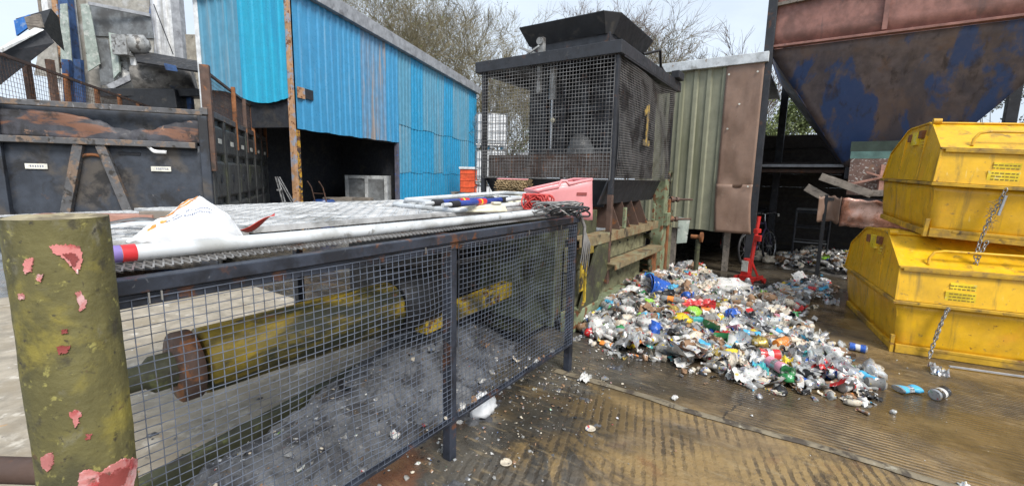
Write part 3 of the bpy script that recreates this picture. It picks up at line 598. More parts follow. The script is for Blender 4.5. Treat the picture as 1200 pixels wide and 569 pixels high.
for i, (a, b, lb) in enumerate((((.42,.62,.075),(1.28,.72,.075),'blue gripped crutch with a red band, rear one of the pair'), ((.40,.43,.075),(1.36,.62,.075),'blue gripped crutch with a red band, front one of the pair'))):
    a, b = W(a[0], a[1], dz+a[2]), W(b[0], b[1], dz+b[2]); d_ = b-a
    c = thing('crutch', lb, 'crutch', a, atan2(d_.y, d_.x), 'crutches on the folded frame'); L = d_.length
    MB().tube((0,0,0),(L,0,0), .014, 10).build('shaft', M['white_tube'], c)
    MB().tube((.14,0,0),(L*.92,0,0), .022, 12).build('grip', M['blue_grip'], c)
    MB().tube((L*.48,0,0),(L*.62,0,0), .0235, 12).build('red_band', M['tape_red'], c)
    MB().tube((L*.53,0,0),(L*.55,0,0), .0245, 12).build('gold_ring', M['label_yellow'], c)
    MB().tube((.1,0,0),(.2,0,0), .0235, 12).build('black_cap', M['black_rubber'], c)
    MB().tube((L*.92,0,0),(L+.06,0,0), .025, 12).build('black_cap', M['black_rubber'], c)
cb = MB(); cb.hexa([(0,0,0),(.42,.0,0),(.40,.09,0),(.03,.1,0),(.02,.0,.045),(.40,.02,.055),(.38,.08,.055),(.04,.09,.045)]); cb.box(.30,.37,.01,.075,.056,.075)
q = cb.build('cream_casting', M['cream'], None, .01); q.location = W(.72,.60,dz); q.rotation_euler = (0,0,BA-.55); tag(q, 'cream plastic foot piece lying below the crutches', 'plastic part')
cb = MB(); cb.hexa([(0,0,0),(.3,0,0),(.3,.1,0),(0,.1,0),(.02,.0,.07),(.29,.02,.09),(.29,.09,.09),(.03,.09,.07)])
q = cb.build('cream_casting', M['cream'], None, .012); q.location = W(1.95,.95,dz); q.rotation_euler = (0,0,BA-.2); tag(q, 'cream plastic lump between the folded frame and pink tub', 'plastic part')
# round brush with a red strap
bru = thing('roller_brush', 'worn tan roller brush with a faded red strap', 'brush', at(602, 231, dz)+Vector((0,0,.12)), BA+radians(92))
bm_ = MB()
for i in range(46):
    x = -.22+.44*i/45
    for j in range(26):
        a = 2*pi*j/26+rnd.uniform(-.1,.1); r = .12+rnd.uniform(-.008,.012)
        bm_.bar((x+rnd.uniform(-.004,.004), .04*cos(a), .04*sin(a)), (x+.012*(i % 5-2), r*cos(a), r*sin(a)), .011, .011)
bm_.build('bristles', M['bristle'], bru)
MB().tube((-.25,0,0),(.25,0,0), .04, 12).build('core', M['dark_steel'], bru)
MB().grid(lambda a, b: (-.24+.48*a, .128*cos(pi*.35+.05*sin(a*6)+b*.28), .128*sin(pi*.35+b*.28)+.0), 16, 3).build('strap', M['pink_tub'], bru, 0, .008)
# pink tub on its side
tub = thing('pink_tub', 'pink plastic tub tipped against the end of the guard', 'tub', W(1.80, .30, dz-.06), BA-radians(38)); tub.scale = (.8, .8, 1.06)
tm = MB()
def tubq(x, y, z): return (x, y, z)
o = [(-.26,-.16,.0),(.30,-.16,-.03),(.26,.20,-.03),(-.22,.20,.0)]; h = [(-.36,-.2,.20),(.25,-.2,.30),(.25,.24,.30),(-.36,.24,.20)]
for i in range(4):
    j = (i+1) % 4
    tm.grid(lambda a, b, i=i, j=j: tuple(Vector(o[i]).lerp(Vector(o[j]), a).lerp(Vector(h[i]).lerp(Vector(h[j]), a+0*.0), b)+Vector((0,0,.014*fbm(a*3+i, b*3, 2)))), 10, 6)
tm.add(o, [(0,3,2,1)])
tm.build('shell', M['pink_tub'], tub, 0, .008)
MB().path([h[0], (-.14,-.205,.24),(-.11,-.21,.285),(-.06,-.21,.285),(-.02,-.205,.26),(.1,-.2,.28), h[1], h[2], h[3]], .013, 8, closed=True).build('rim', M['pink_tub'], tub)
MB().box(.08,.20,-.196,-.184,.17,.195).build('handle_slot', M['flake_red'], tub)
# tangles of net and cable
def tangle(name, mat, c, sx, sy, sz, n, r, label, cat, seed):
    q_ = random.Random(seed); mb = MB()
    for i in range(n):
        ph = [q_.uniform(0, 6.28) for _ in range(6)]; f1, f2, f3 = q_.uniform(2,5), q_.uniform(2,5), q_.uniform(2,6)
        mb.path([(sx*sin(f1*t_+ph[0])*cos(ph[3]+t_), sy*sin(f2*t_+ph[1]), max(r, sz*(.5+.5*sin(f3*t_+ph[2])))) for t_ in [k_/26*2.4 for k_ in range(27)]], r, 5)
    q = mb.build(name, mat); q.location = c; q.rotation_euler = (0,0,BA); return tag(q, label, cat)
tangle('netting_tangle', M['red_net'], at(630, 246, dz), .08,.11,.13, 11, .006, 'tangle of bright red netting beside the pink tub', 'netting', 3)
tangle('cable_tangle', M['wire_dull'], at(655, 251, dz), .2,.16,.09, 9, .006, 'tangle of grey cables in front of the red netting', 'cable', 5)
tangle('cable_tangle', M['black_rubber'], at(668, 254, dz), .15,.12,.07, 4, .007, 'loose black cables drooping below the pink tub', 'cable', 8)
rp = MB().path([W(1.40,.08,1.345), W(1.50,-.02,1.33), W(1.535,-.05,1.22), W(1.53,-.05,1.08), W(1.54,-.045,.97)], .014, 8)
for i in range(6): rp.path([W(1.535,-.05,1.2), W(1.53+.012*(i-2),-.06-.006*i,1.08), W(1.535+.02*(i-2.5),-.05-.01*(i % 3),.93-.02*i)], .006, 5)
tag(rp.build('rope_end', M['wire_dull']), 'frayed grey rope end hanging off the guard corner', 'rope')

q = MB(); blob(q, (0,0,.05), .10, .07, .09, 22, 12, .35, 2.6, 3, .5); q = q.build('white_bag', M['bag']); q.location = W(.52,.17,max(.0, mound_h(.52,.17))); q.rotation_euler = (0,0,BA); tag(q, 'crumpled white bag inside the foot of the mesh guard', 'bag')

# ------------------------------------------------------------------ gate post in front
PC, PR = Vector((-.994, .962, 0)), .086
gpst = thing('gate_post', 'thick round mossy gate post with pink flaking paint', 'gate post', PC)
def postr(t, z): return PR+.0022*fbm(cos(t)*3, sin(t)*3, z*5)+.0012*fbm(cos(t)*9, sin(t)*9, z*14)
MB().grid(lambda a, b: (postr(2*pi*a, 1.5*b)*cos(2*pi*a), postr(2*pi*a, 1.5*b)*sin(2*pi*a), -.02+1.515*b), 72, 120).build('shaft', M['post_moss'], gpst)
MB().grid(lambda a, b: (PR*.985*b*cos(2*pi*a), PR*.985*b*sin(2*pi*a), 1.497+.006*fbm(cos(2*pi*a)*b*2, sin(2*pi*a)*b*2, 1)-.006*b**8), 48, 10).build('top', M['post_top'], gpst)
# the flakes: irregular bare patches, a hair proud of the face
def patch(cx, cz, pts, mat, name, up=0.):
    mb = MB(); n = len(pts)*9; out = []
    for i in range(n):
        a = i/9; k0, k1 = int(a) % len(pts), (int(a)+1) % len(pts); fr_ = a-int(a)
        x = pts[k0][0]+(pts[k1][0]-pts[k0][0])*fr_; z = pts[k0][1]+(pts[k1][1]-pts[k0][1])*fr_
        j = .0035
        q1 = fbm(x*40+cx*7, z*160, cz); out.append((cx+x+.035*q1+rnd.uniform(-j,j)*3, cz+z+.004*fbm(x*50, z*200, 9+cz)+rnd.uniform(-j,j)*.4))
    ring = lambda k, e: [(lambda t, z: ((PR+e)*cos(t), (PR+e)*sin(t), z))(cx+(t-cx)*k, cz+(z-cz)*k) for t, z in out]
    n = len(out); vs = ring(1, .0003)+ring(.97, .0032+up)+ring(.6, .0028+up)+ring(.25, .0026+up)+[((PR+.0026+up)*cos(cx), (PR+.0026+up)*sin(cx), cz)]
    fs = [(k*n+i, k*n+(i+1) % n, (k+1)*n+(i+1) % n, (k+1)*n+i) for k in range(3) for i in range(n)]+[(3*n+i, 3*n+(i+1) % n, 4*n) for i in range(n)]
    mb.add(vs, fs); return mb.build(name, M[mat], gpst)
def post_xy(px, py):                    # pixel to angle and height on the round post
    d_ = CAMROT @ Vector(((px-600)/FPX, -(py-284.5)/FPX, -1)); o_ = EYEP-PC; a_ = d_.x**2+d_.y**2; b_ = 2*(o_.x*d_.x+o_.y*d_.y); c_ = o_.x**2+o_.y**2-PR**2
    D_ = max(0, b_*b_-4*a_*c_); q_ = o_+d_*((-b_-sqrt(D_))/(2*a_)); return atan2(q_.y, q_.x), q_.z
for pxs, mat in (([(55,286),(75,284),(95,286),(98,300),(97,312),(92,323),(82,312),(70,299),(60,296)], 'flake'), ([(27,308),(32,302),(40,301),(39,318),(30,322)], 'flake'), ([(87,341),(93,340),(102,352),(100,362),(93,365)], 'flake'),
     ([(65,406),(75,404),(83,405),(80,413),(68,415)], 'flake_red'), ([(80,482),(88,479),(96,481),(93,495),(88,502),(85,492)], 'flake'), ([(48,536),(56,529),(64,528),(65,542),(57,553),(50,547)], 'flake'),
     ([(85,569),(88,552),(100,548),(115,552),(130,541),(148,533),(161,535),(160,552),(156,580),(85,590)], 'flake'), ([(22,343),(29,344),(30,349),(24,351)], 'flake'), ([(43,322),(51,320),(49,330),(44,329)], 'flake'), ([(72,385),(80,386),(78,390),(73,390)], 'flake_red'), ([(100,508),(107,507),(106,514),(100,514)], 'flake_red')):
    q = [post_xy(*p) for p in pxs]; cx = sum(p[0] for p in q)/len(q); cz = sum(p[1] for p in q)/len(q)
    patch(cx, cz, [((a-cx)*.88, (b-cz)*.88) for a, b in q], mat, 'bare_patch')
    if len(pxs) > 6:
        patch(cx+.03, cz-.004, [((a-cx)*.42+rnd.uniform(-.02,.02), (b-cz)*.42+rnd.uniform(-.004,.004)) for a, b in q], 'flake_red', 'bare_patch', .0016)
rl = MB().tube((-2.6,1.02,.86),(-1.06,.97,.88), .03, 12); tag(rl.build('gate_rail', M['brown_steel']), 'rusty brown tube rail running left from the mossy gate post', 'rail')

# ------------------------------------------------------------------ roll-on skip
SO = at(237, 128, 2.5); SO.z = 0
skip = thing('waste_skip', 'scuffed dark blue steel waste skip with rusty rim and mesh sides', 'skip', SO, radians(111.4))
def K(mb, name, mat, bev=0, parent=None, sol=0): return mb.build(name, M[mat], parent or skip, bev, sol)
SW, SL = 2.32, 5.9
def dent(u, y, z): return u+.02*fbm(y*1.3, z*1.3, 1)
K(MB().grid(lambda a, b: (dent(.03, SW*a, 2*b), .03+(SW-.06)*a, .12+1.84*b), 24, 16), 'front_panel', 'skip_blue', 0, None, .01)
def torn(a, b):
    y = .05+(SW-.1)*a; edge = 2.36-.20*math.exp(-((y-.85)/.5)**2)*(1+.35*fbm(y*7, 2, 0))-.05*fbm(y*5, 0, 0)**2
    z = 2.0+(edge-2.0)*b
    return (.02+.05*b*b*math.exp(-((y-.9)/.5)**2)+.02*fbm(y*4, z*4, 3), y, z)
K(MB().grid(torn, 60, 10), 'torn_plate', 'skip_rust', 0, None, .008)
K(MB().grid(lambda a, b: (.16+.02*fbm(a*6, b*3, 4), .05+(SW-.1)*a, 1.97+.5*b), 20, 6), 'inner_plate', 'skip_blue', 0, None, .01)
K(MB().bar((0,.0,2.445),(0,SW,2.445),.09,.075), 'front_rim', 'skip_rim', .008)
K(MB().bar((-.045,.1,1.965),(-.045,SW-.02,1.965),.12,.085), 'front_rail', 'skip_rim', .008)
for y0, z0, y1, z1 in ((1.46,1.92,1.86,.25), (1.22,1.92,.80,.25)):
    K(MB().bar((-.035,y0,z0),(-.035,y1,z1),.11,.09,(1,0,0)), 'front_brace', 'skip_rim', .006)
K(MB().path([(-.01,1.18+.33*q/8,1.74+.05*sin(pi*q/8)) for q in range(9)], .022, 6), 'bent_lip', 'rust')
for y in (.0, SW): K(MB().box(-.05,.09,y-.06,y+.06,.1,2.40), 'corner_post', 'skip_blue', .01)
for y0, y1 in ((1.84,2.07),(.45,.69)):
    p_ = K(MB().box(.003,.012,y0,y1,1.58,1.65), 'label_plate', 'white_plate')
    mb = MB()
    for q in range(6): mb.box(-.0005,.0025,y0+.04+q*.025,y0+.052+q*.025,1.605,1.63)
    mb.build('print', M['print_grey'], p_)
K(MB().box(.0,.02,.8,1.05,1.80,1.84), 'slot', 'void')
# right flank: pressed panels between ribs
K(MB().box(.05, SL, -.0, .03, .12, 2.42), 'side_panel', 'skip_green', .005)
K(MB().box(.05, SL, SW-.03, SW, .12, 2.42), 'side_panel', 'skip_blue', .005)
K(MB().box(SL-.05, SL, .03, SW-.03, .12, 2.42), 'rear_panel', 'skip_blue', .005)
K(MB().box(.06, SL-.05, .03, SW-.03, .12, .16), 'skip_floor', 'skip_blue')
ribs = [.10, 1.0, 1.98, 2.95, 3.95, 4.9, 5.8]
for i in range(6):
    a, b = ribs[i]+.09, ribs[i+1]-.09
    for z0, z1 in ((.25,1.08),(1.14,1.78),(1.84,2.34)):
        pb = MB(); q = .05
        pb.hexa([(a,-.002,z0),(b,-.002,z0),(b,-.002,z1),(a,-.002,z1),(a+q,-.07,z0+q),(b-q,-.07,z0+q),(b-q,-.07,z1-q),(a+q,-.07,z1-q)])
        pp = K(pb, 'pressed_panel', 'skip_green', .02)
        if z0 == 1.14: MB().tube((a+.35,-.069,z0+.34),(a+.35,-.078,z0+.34), .075, 20).build('lug_hole', M['void'], pp)
        if z0 == 1.84: MB().box(a+.3,a+.52,-.076,-.0705,z0+.2,z0+.28).build('label_plate', M['white_plate'], pp)
for i, u in enumerate(ribs): K(MB().box(u-.06,u+.06,-.075,-.001,.12,2.41), 'side_rib', 'skip_green', .008)
for y in (-.02, SW+.02): K(MB().bar((-.04,y,2.47),(SL,y,2.47),.1,.1), 'side_rim', 'skip_rim', .008)
for i, (u, z1) in enumerate(((.05,3.14),(1.98,3.16),(3.0,3.1),(3.95,3.14),(4.9,3.12),(5.8,3.12))):
    K(MB().bar((u,-.06,2.0 if i else 1.6),(u,-.06,z1),.05 if i else .1,.07 if i else .12,(0,1,0)), 'mesh_post', 'brown_steel' if i % 2 == 0 else 'rust', .004)
    K(MB().bar((u,SW+.04,2.0),(u,SW+.04,z1),.05,.07,(0,1,0)), 'mesh_post', 'rust', .004)
for y in (-.02, SW): K(MB().bar((.06,y,3.09),(SL,y,3.09),.035,.04), 'mesh_rail', 'brown_steel')
mesh_sheet(lambda a, b, s: (.06+(SL-.1)*a, -.01+.004*s+.02*fbm(a*5, b*2, 4), 2.5+.58*b), 90, 9, .0028, 6).build('mesh_panel', M['brown_steel'], skip)
mesh_sheet(lambda a, b, s: (.06+(SL-.1)*a, SW+.004*s+.02*fbm(a*5, b*2, 9), 2.5+.58*b), 90, 9, .0028, 6).build('mesh_panel', M['brown_steel'], skip)
q = MB().grid(lambda a, b: (.3*(a-.5), .03*sin(a*8), .06*sin(a*5+1)*(1-a)+.05*b), 12, 3).build('film_scrap', M['bag'], None, 0, .002)
q.location = SO+Vector((cos(radians(111.4)), sin(radians(111.4)), 0))*(-.09)+Vector((-sin(radians(111.4)), cos(radians(111.4)), 0))*.62+Vector((0,0,1.86)); q.rotation_euler = (0,.2,radians(21)); tag(q, 'white film scrap caught under the front rail of the skip', 'film scrap')

# ------------------------------------------------------------------ plant behind the skip
def quad_plate(px4, Y, th, mat, name, parent):         # a plate with four corners, real thickness
    c = [atY(x, y, Y if not isinstance(Y, (list, tuple)) else Y[i])-parent.location for i, (x, y) in enumerate(px4)]
    n_ = (c[1]-c[0]).cross(c[3]-c[0]).normalized()*th
    return MB().hexa([p for p in c]+[p+n_ for p in c]).build(name, M[mat], parent, .004)
def corr_sheet(mb, org, dx, width, h0, h1, pitch=.2, depth=.03, nrm=None, low=None):
    """trapezoid-ribbed sheet; org + dx*t, heights h0..h1 (low(t) shapes the bottom edge)"""
    nrm = nrm or Vector((dx.y, -dx.x, 0)); n = max(1, int(width/pitch)); ts = []
    for i in range(n):
        b = width*i/n; w = width/n
        ts += [(b, 0), (b+w*.56, 0), (b+w*.66, depth), (b+w*.90, depth)]
    ts.append((width, 0))
    vs = []
    for t_, d_ in ts:
        lo_ = low(t_) if low else h0; hi_ = h1(t_) if callable(h1) else h1
        for q in range(5): vs.append(org+dx*t_+nrm*(d_+.006*fbm(t_*2, q, 3))+Vector((0,0,lo_+(hi_-lo_)*q/4)))
    fs = [(i*5+q, (i+1)*5+q, (i+1)*5+q+1, i*5+q+1) for i in range(len(ts)-1) for q in range(4)]
    mb.add(vs, fs); return mb
tw = thing('clad_tower', 'tall tower clad in dirty white and beige ribbed sheets above the skip', 'tower', atY(150, 200, 15)*1); tw.location.z = 0
o0 = tw.location.copy()
def T(mb, name, mat, bev=0, sol=0): return mb.build(name, M[mat], tw, bev, sol)
a_, b_ = atY(178, 70, 15)-o0, atY(213, 70, 15)-o0
T(corr_sheet(MB(), Vector((a_.x, 0, 0)), Vector((1,0,0)), b_.x-a_.x, .5, 9.5, .28, .035), 'cladding_sheet', 'tin_white', 0, .004)
a_ = atY(60, 70, 15)-o0; c_ = atY(95, 70, 15)-o0
T(corr_sheet(MB(), Vector((a_.x, .05, 0)), Vector((1,0,0)), c_.x-a_.x, .5, 9.5, .4, .035), 'cladding_sheet', 'tin_white', 0, .004)
T(MB().box(c_.x-.3, (atY(180,0,15)-o0).x, .15, .2, .5, 9.5), 'back_sheet', 'tin_beige')
for x, w, mat, z0 in ((89,.30,'post_blue',0.), (79,.16,'col_orange',4.2), (178,.17,'post_bright',0), (216,.26,'gutter',0), (68,.2,'tin_white',4.2), (62,.1,'wood_old',4.4), (135,.1,'jamb',6.3)):
    p_ = atY(x, 60, 14.9)-o0; T(MB().box(p_.x-w/2, p_.x+w/2, -.35, -.12, z0, 9.6), 'tower_post', mat, .01)
T(MB().bar(atY(180,5,14.6)-o0, atY(203,64,14.6)-o0, .02, .02), 'stay_wire', 'dark_steel')
for q4, Y, mat in (([(100,5),(176,18),(180,45),(108,42)], 14.2, 'tin_dull'), ([(108,42),(180,45),(180,62),(112,68)], 14.25, 'tin_beige'), ([(94,5),(104,4),(117,75),(103,84)], 13.9, 'sheet_pale'), ([(113,45),(126,46),(134,98),(118,100)], 14.0, 'tin_dull'), ([(70,5),(78,4),(84,72),(71,73)], 14.3, 'sheet_pale'), ([(46,52),(66,50),(70,92),(40,88)], 14.4, 'tin_beige'), ([(100,0),(175,0),(174,19),(101,5)], 14.6, 'tin_beige')):
    quad_plate(q4, Y, .03, mat, 'loose_sheet', tw)
T(MB().bar(atY(104,4,13.85)-o0, atY(176,18,14.15)-o0, .06, .09), 'sheet_edge', 'gutter')
T(MB().box((atY(36,100,14.6)-o0).x, (atY(225,100,14.6)-o0).x, .25, .4, 0, 4.6), 'base_wall', 'brown_steel')
for x in (78, 92): T(MB().bar(atY(x,70,14.2)-o0, atY(x+4,135,14.2)-o0, .22, .12, (0,1,0)), 'support_leg', 'post_blue', .01)
for x0, x1, mat in ((57,75,'tin_white'),(100,118,'tin_beige')): quad_plate([(x0,82),(x1,80),(x1,135),(x0,135)], 14.5, .04, mat, 'loose_sheet', tw)
# feed conveyor: hooded head end with drum, motor and side plates
cv = thing('feed_conveyor', 'black hooded conveyor head with a dusty drum and grey motor', 'conveyor', Vector((atY(190,95,12.5).x, 12.5, 0)))
o1 = cv.location.copy()
def V(mb, name, mat, bev=0): return mb.build(name, M[mat], cv, bev)
dl, dr = atY(158, 96, 12.2)-o1, atY(228, 94, 12.8)-o1
V(MB().path([dl+(dr-dl)*t_ for t_ in (0,.02,.5,.98,1)], [.36,.42,.45,.42,.36], 28), 'drum', 'drum')
quad_plate([(156,58),(236,72),(238,84),(160,72)], (12.2,12.2,11.6,11.6), .05, 'belt', 'hood', cv)
quad_plate([(133,40),(150,44),(158,88),(140,96)], (12.2,12.4,12.2,12.0), .1, 'casting', 'side_plate', cv)
quad_plate([(127,38),(136,40),(140,84),(133,92)], (12.1,12.1,11.9,11.9), .06, 'sheet_pale', 'side_plate', cv)
m0, m1 = atY(150, 52, 12.0)-o1, atY(176, 53, 12.2)-o1
mo = V(MB().path([m0+(m1-m0)*t_ for t_ in (0,.08,.1,.8,.86,1)], [.15,.18,.24,.24,.17,.1], 20), 'motor', 'casting')
MB().box(m0.x-.25, m0.x+.12, m0.y-.2, m0.y+.25, m0.z-.3, m0.z+.18).build('gearbox', M['casting'], mo)
quad_plate([(150,58),(157,58),(160,82),(154,82)], 12.05, .06, 'tin_white', 'edge_strip', cv)
V(MB().bar(atY(128,103,11.9)-o1, atY(160,88,12.1)-o1, .1, .14), 'frame_bar', 'gutter', .004)
V(MB().bar(atY(120,110,11.9)-o1, atY(236,110,12.6)-o1, .5, .2), 'bed', 'black_steel', .01)
V(MB().bar(atY(150,118,12.2)-o1, atY(215,118,12.4)-o1, .7, .5), 'tail_box', 'black_steel', .02)
for x in (165, 222): V(MB().bar(atY(x,108,12.5)-o1, Vector(((atY(x,108,12.5)-o1).x, .1, 0)), .12, .12), 'leg', 'post_blue')
quad_plate([(192,74),(206,77),(208,84),(194,82)], 11.6, .02, 'post_blue', 'drum_patch', cv)
# chute on the far left
chu = thing('waste_chute', 'dark sloping waste chute with a blue tipped mouth at far left', 'chute', Vector((atY(40,60,13).x, 13, 0)))
o2 = chu.location.copy()
quad_plate([(18,22),(60,10),(66,50),(50,34)], (12.8,13.2,13.2,12.8), .3, 'black_steel', 'mouth', chu)
quad_plate([(16,24),(34,17),(33,32),(19,42)], 12.7, .05, 'post_bright', 'mouth_tip', chu)
quad_plate([(28,20),(46,16),(50,32),(33,35)], 12.65, .05, 'wood_old', 'mouth_plate', chu)
quad_plate([(0,62),(52,34),(64,50),(0,100)], (12.0,12.8,12.9,12.0), .25, 'dark_steel', 'trough', chu)
quad_plate([(0,58),(46,31),(52,35),(0,63)], (11.9,12.7,12.7,11.9), .08, 'tin_white', 'trough_edge', chu)
for x in (30, 58): MB().bar(atY(x,70,12.9)-o2, Vector(((atY(x,70,12.9)-o2).x, 0, 0)), .14, .14).build('leg', M['brown_steel'], chu)
cpn = MB().box(-.31,.31,-.08,.08,0,5.72); q = cpn.build('concrete_panel', M['concrete_old'], None, .02); q.location = (atY(232,60,14.4).x, 14.4, 0); tag(q, 'stained concrete panel standing beside the blue shed edge', 'concrete panel')

# ------------------------------------------------------------------ blue shed
SH, SA = Vector((-4.92, 10.17, 0)), radians(75.5)
shed = thing('blue_shed', 'blue ribbed metal shed with faded sheets and wide dark doorway', 'shed', SH, SA)
def H(mb, name, mat, bev=0, sol=0): return mb.build(name, M[mat], shed, bev, sol)
X3 = Vector((1,0,0)); out = Vector((0,-1,0))
# upper sheets over the doorway, each with its own paint
xs = [(.10,1.0,'shed_blue'),(1.0,1.95,'shed_blue'),(1.95,2.62,'shed_blue'),(2.62,3.3,'shed_fade'),(3.3,3.92,'shed_fade'),(3.92,4.66,'shed_blue'),]
for i, (a, b, mt) in enumerate(xs):
    sag = .02*i
    H(corr_sheet(MB(), Vector((a,-.002*(i % 2),0)), X3, b-a+.02, 0, 5.52, .24 if b-a > .8 else .2, .03, out, lambda t_, i=i, a=a: 2.58+.01*i+.007*sin((a+t_)*7)), 'cladding_sheet', mt, 0, .004)
bands = [(1.05+.62, 1.66),]
xr = [4.68, 5.55, 6.45, 7.4, 8.3, 9.25, 10.2, 11.2, 12.25]
for i in range(8):
    a, b = xr[i], xr[i+1]
    mt = ('shed_pale','shed_deep','shed_pale','shed_pale','shed_deep','shed_pale','shed_pale','shed_deep')[i]
    H(corr_sheet(MB(), Vector((a,.012,0)), X3, b-a+.02, 0, 5.52, .22, .03, out, lambda t_, a=a: 3.2+.03*sin(a*3+t_*2)), 'cladding_sheet', mt, 0, .004)
    H(corr_sheet(MB(), Vector((a,.03,0)), X3, b-a+.02, 0, 3.3, .22, .03, out, lambda t_, a=a: 1.69+.03*sin(a*5+t_*3)), 'cladding_sheet', 'shed_deep' if i % 3 else 'shed_pale', 0, .004)
    H(corr_sheet(MB(), Vector((a,.048,0)), X3, b-a+.02, .05, 1.78, .22, .03, out), 'cladding_sheet', 'shed_deep', 0, .004)
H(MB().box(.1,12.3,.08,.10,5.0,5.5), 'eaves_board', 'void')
H(MB().hexa([(-.1,-.16,5.5),(12.35,-.16,5.5),(12.35,.05,5.5),(-.1,.05,5.5),(-.1,-.20,5.82),(12.35,-.20,5.82),(12.35,.05,5.82),(-.1,.05,5.82)]), 'gutter', 'gutter', .01)
H(MB().hexa([(-.05,.06,5.66),(12.3,.06,5.66),(12.3,2.45,5.40),(-.05,2.45,5.40),(-.05,.06,5.72),(12.3,.06,5.72),(12.3,2.45,5.46),(-.05,2.45,5.46)]), 'roof', 'gutter')
H(MB().box(-.0,.14,-.03,.12,0,2.55), 'yellow_column', 'col_yellow', .006)
H(MB().box(-.09,-.01,-.06,.06,0,5.6), 'corner_trim', 'col_orange', .006)
H(MB().box(4.6,4.70,-.015,.11,0,2.66), 'door_jamb', 'jamb', .006)
H(MB().box(.05,4.7,.09,.2,2.6,2.75), 'door_header', 'black_steel')
lt = MB(); lt.box(.28,.62,-.05,-.035,3.28,3.5); H(lt, 'hole_patch', 'void'); H(MB().box(.1,.33,-.058,-.04,3.26,3.5), 'rust_bracket', 'col_orange')
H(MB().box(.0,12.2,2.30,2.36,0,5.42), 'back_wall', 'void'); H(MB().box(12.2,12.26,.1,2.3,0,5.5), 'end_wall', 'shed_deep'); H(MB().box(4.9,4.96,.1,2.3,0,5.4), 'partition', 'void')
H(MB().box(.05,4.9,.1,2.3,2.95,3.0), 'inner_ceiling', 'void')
# near end: ribbed sheet hanging over the skip
e0 = Vector((-.10,.03,0)); ey = Vector((0,1,0)); en = Vector((-1,0,0))
def lowe(t_): return 3.22-.10*sin(t_*2.6)+.12*max(0, t_-1.0)
def hie(t_): return 5.72-.12*t_
for a, b, mt in ((0,.62,'shed_cyan'),(.62,1.2,'shed_cyan'),(1.2,1.8,'shed_pale'),(1.8,2.3,'shed_pale')):
    H(corr_sheet(MB(), e0+ey*a, ey, b-a+.015, 0, lambda t_, a=a: hie(a+t_), .2, .03, en, lambda t_, a=a: lowe(a+t_)), 'cladding_sheet', mt, 0, .004)
H(MB().bar((-.12,-.05,5.78),(-.12,2.5,5.44),.25,.04), 'verge', 'black_steel', .004)
H(MB().box(-.14,-.06,2.3,2.42,0,5.5), 'corner_trim', 'tin_white')
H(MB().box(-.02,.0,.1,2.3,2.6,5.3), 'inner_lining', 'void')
# things in and by the shed
def pallet_box(label, loc, rz, on_end=False, group='grey plastic pallet boxes in the shed doorway'):
    t_ = thing('pallet_box', label, 'pallet box', loc, rz, group)
    b_ = MB()
    if not on_end:
        b_.box(-.58,.58,-.48,.48,.12,.16)
        for s_ in (-1, 1): b_.box(-.6,.6,s_*.5-.02,s_*.5+.02,.12,.78); b_.box(s_*.6-.02,s_*.6+.02,-.479,.479,.12,.779)
        b_.build('walls', M['crate_grey'], t_, .008)
        r_ = MB()
        for s_ in (-1, 1): r_.box(-.64,.64,s_*.52-.035,s_*.52+.035,.77,.83); r_.box(s_*.62-.035,s_*.62+.035,-.484,.484,.77,.829)
        for x in (-.6,-.36,-.12,.12,.36,.6): r_.box(x-.02,x+.02,-.535,-.521,.16,.77)
        r_.build('rim', M['crate_grey'], t_, .006)
        for x in (-.5, 0, .5): MB().box(x-.08,x+.08,-.48,.48,0,.119).build('runner', M['crate_grey'], t_, .006)
    else:
        b_.box(-.6,.6,0,.8,0,1.18); b_.build('walls', M['crate_grey'], t_, .008)
        f_ = MB(); f_.box(-.56,-.06,-.02,-.002,.15,1.08); f_.box(.06,.56,-.02,-.002,.15,1.08); f_.build('base_recess', M['tin_dull'], t_, .01)
        for x in (-.6, 0, .6): MB().box(x-.05,x+.05,-.07,-.003,.0,1.18).build('runner', M['crate_grey'], t_, .006)
        for z in (.06,1.13): MB().box(-.545,-.055,-.06,-.004,z-.05,z+.05).build('runner', M['crate_grey'], t_, .006)
    return t_
pallet_box('light grey plastic pallet box standing upright in the shed doorway', (-4.75,12.9,0), radians(6))
pallet_box('grey plastic pallet box tipped on end behind the upright pallet box', (-4.62,14.1,.38), radians(4), True)
q = MB().box(-.65,.65,-.5,.5,0,.36).build('timber_base', M['wood_old'], None, .02); q.location = (-4.6,14.45,0); tag(q, 'dark timber base under the tipped pallet box', 'timber base')
for i, (x, y, z, l, r_, lb) in enumerate(((-5.0,12.75,.84,.8,.1,'grey board laid across the upright pallet box'), (-4.55,13.0,.84,.9,-.15,'second grey board crossing the upright pallet box rim'))):
    q = MB().box(-l/2,l/2,-.12,.12,0,.09).build('loose_board', M['wood_old'], None, .006); q.location = (x,y,z); q.rotation_euler = (0,0,r_); tag(q, lb, 'board')
ba = thing('blue_barrel', 'blue plastic barrel in the dark shed behind the yellow column', 'barrel', (-5.1, 12.0, 0))
MB().lathe([(.26,0),(.29,.04),(.29,.28),(.30,.3),(.29,.32),(.29,.58),(.30,.6),(.29,.62),(.29,.84),(.25,.9)], 28, Matrix.Identity(4)).build('drum', M['barrel_blue'], ba)
MB().tube((.12,0,.9),(.12,0,.93), .04, 12).build('bung', M['black_rubber'], ba)
tr = thing('sack_truck', 'rusty tubular sack truck leaning by the yellow shed column', 'sack truck', (-4.82,11.15,0), radians(70))
for y in (-.18,.18): MB().path([(.15,y,.1),(.05,y,.7),(-.1,y,1.25),(-.22,y,1.4)], .016, 8).build('side_tube', M['brown_steel'], tr)
for z in (.4,.75,1.1): MB().tube((.1-.12*z,-.18,z),(.1-.12*z,.18,z), .012, 8).build('crossbar', M['brown_steel'], tr)
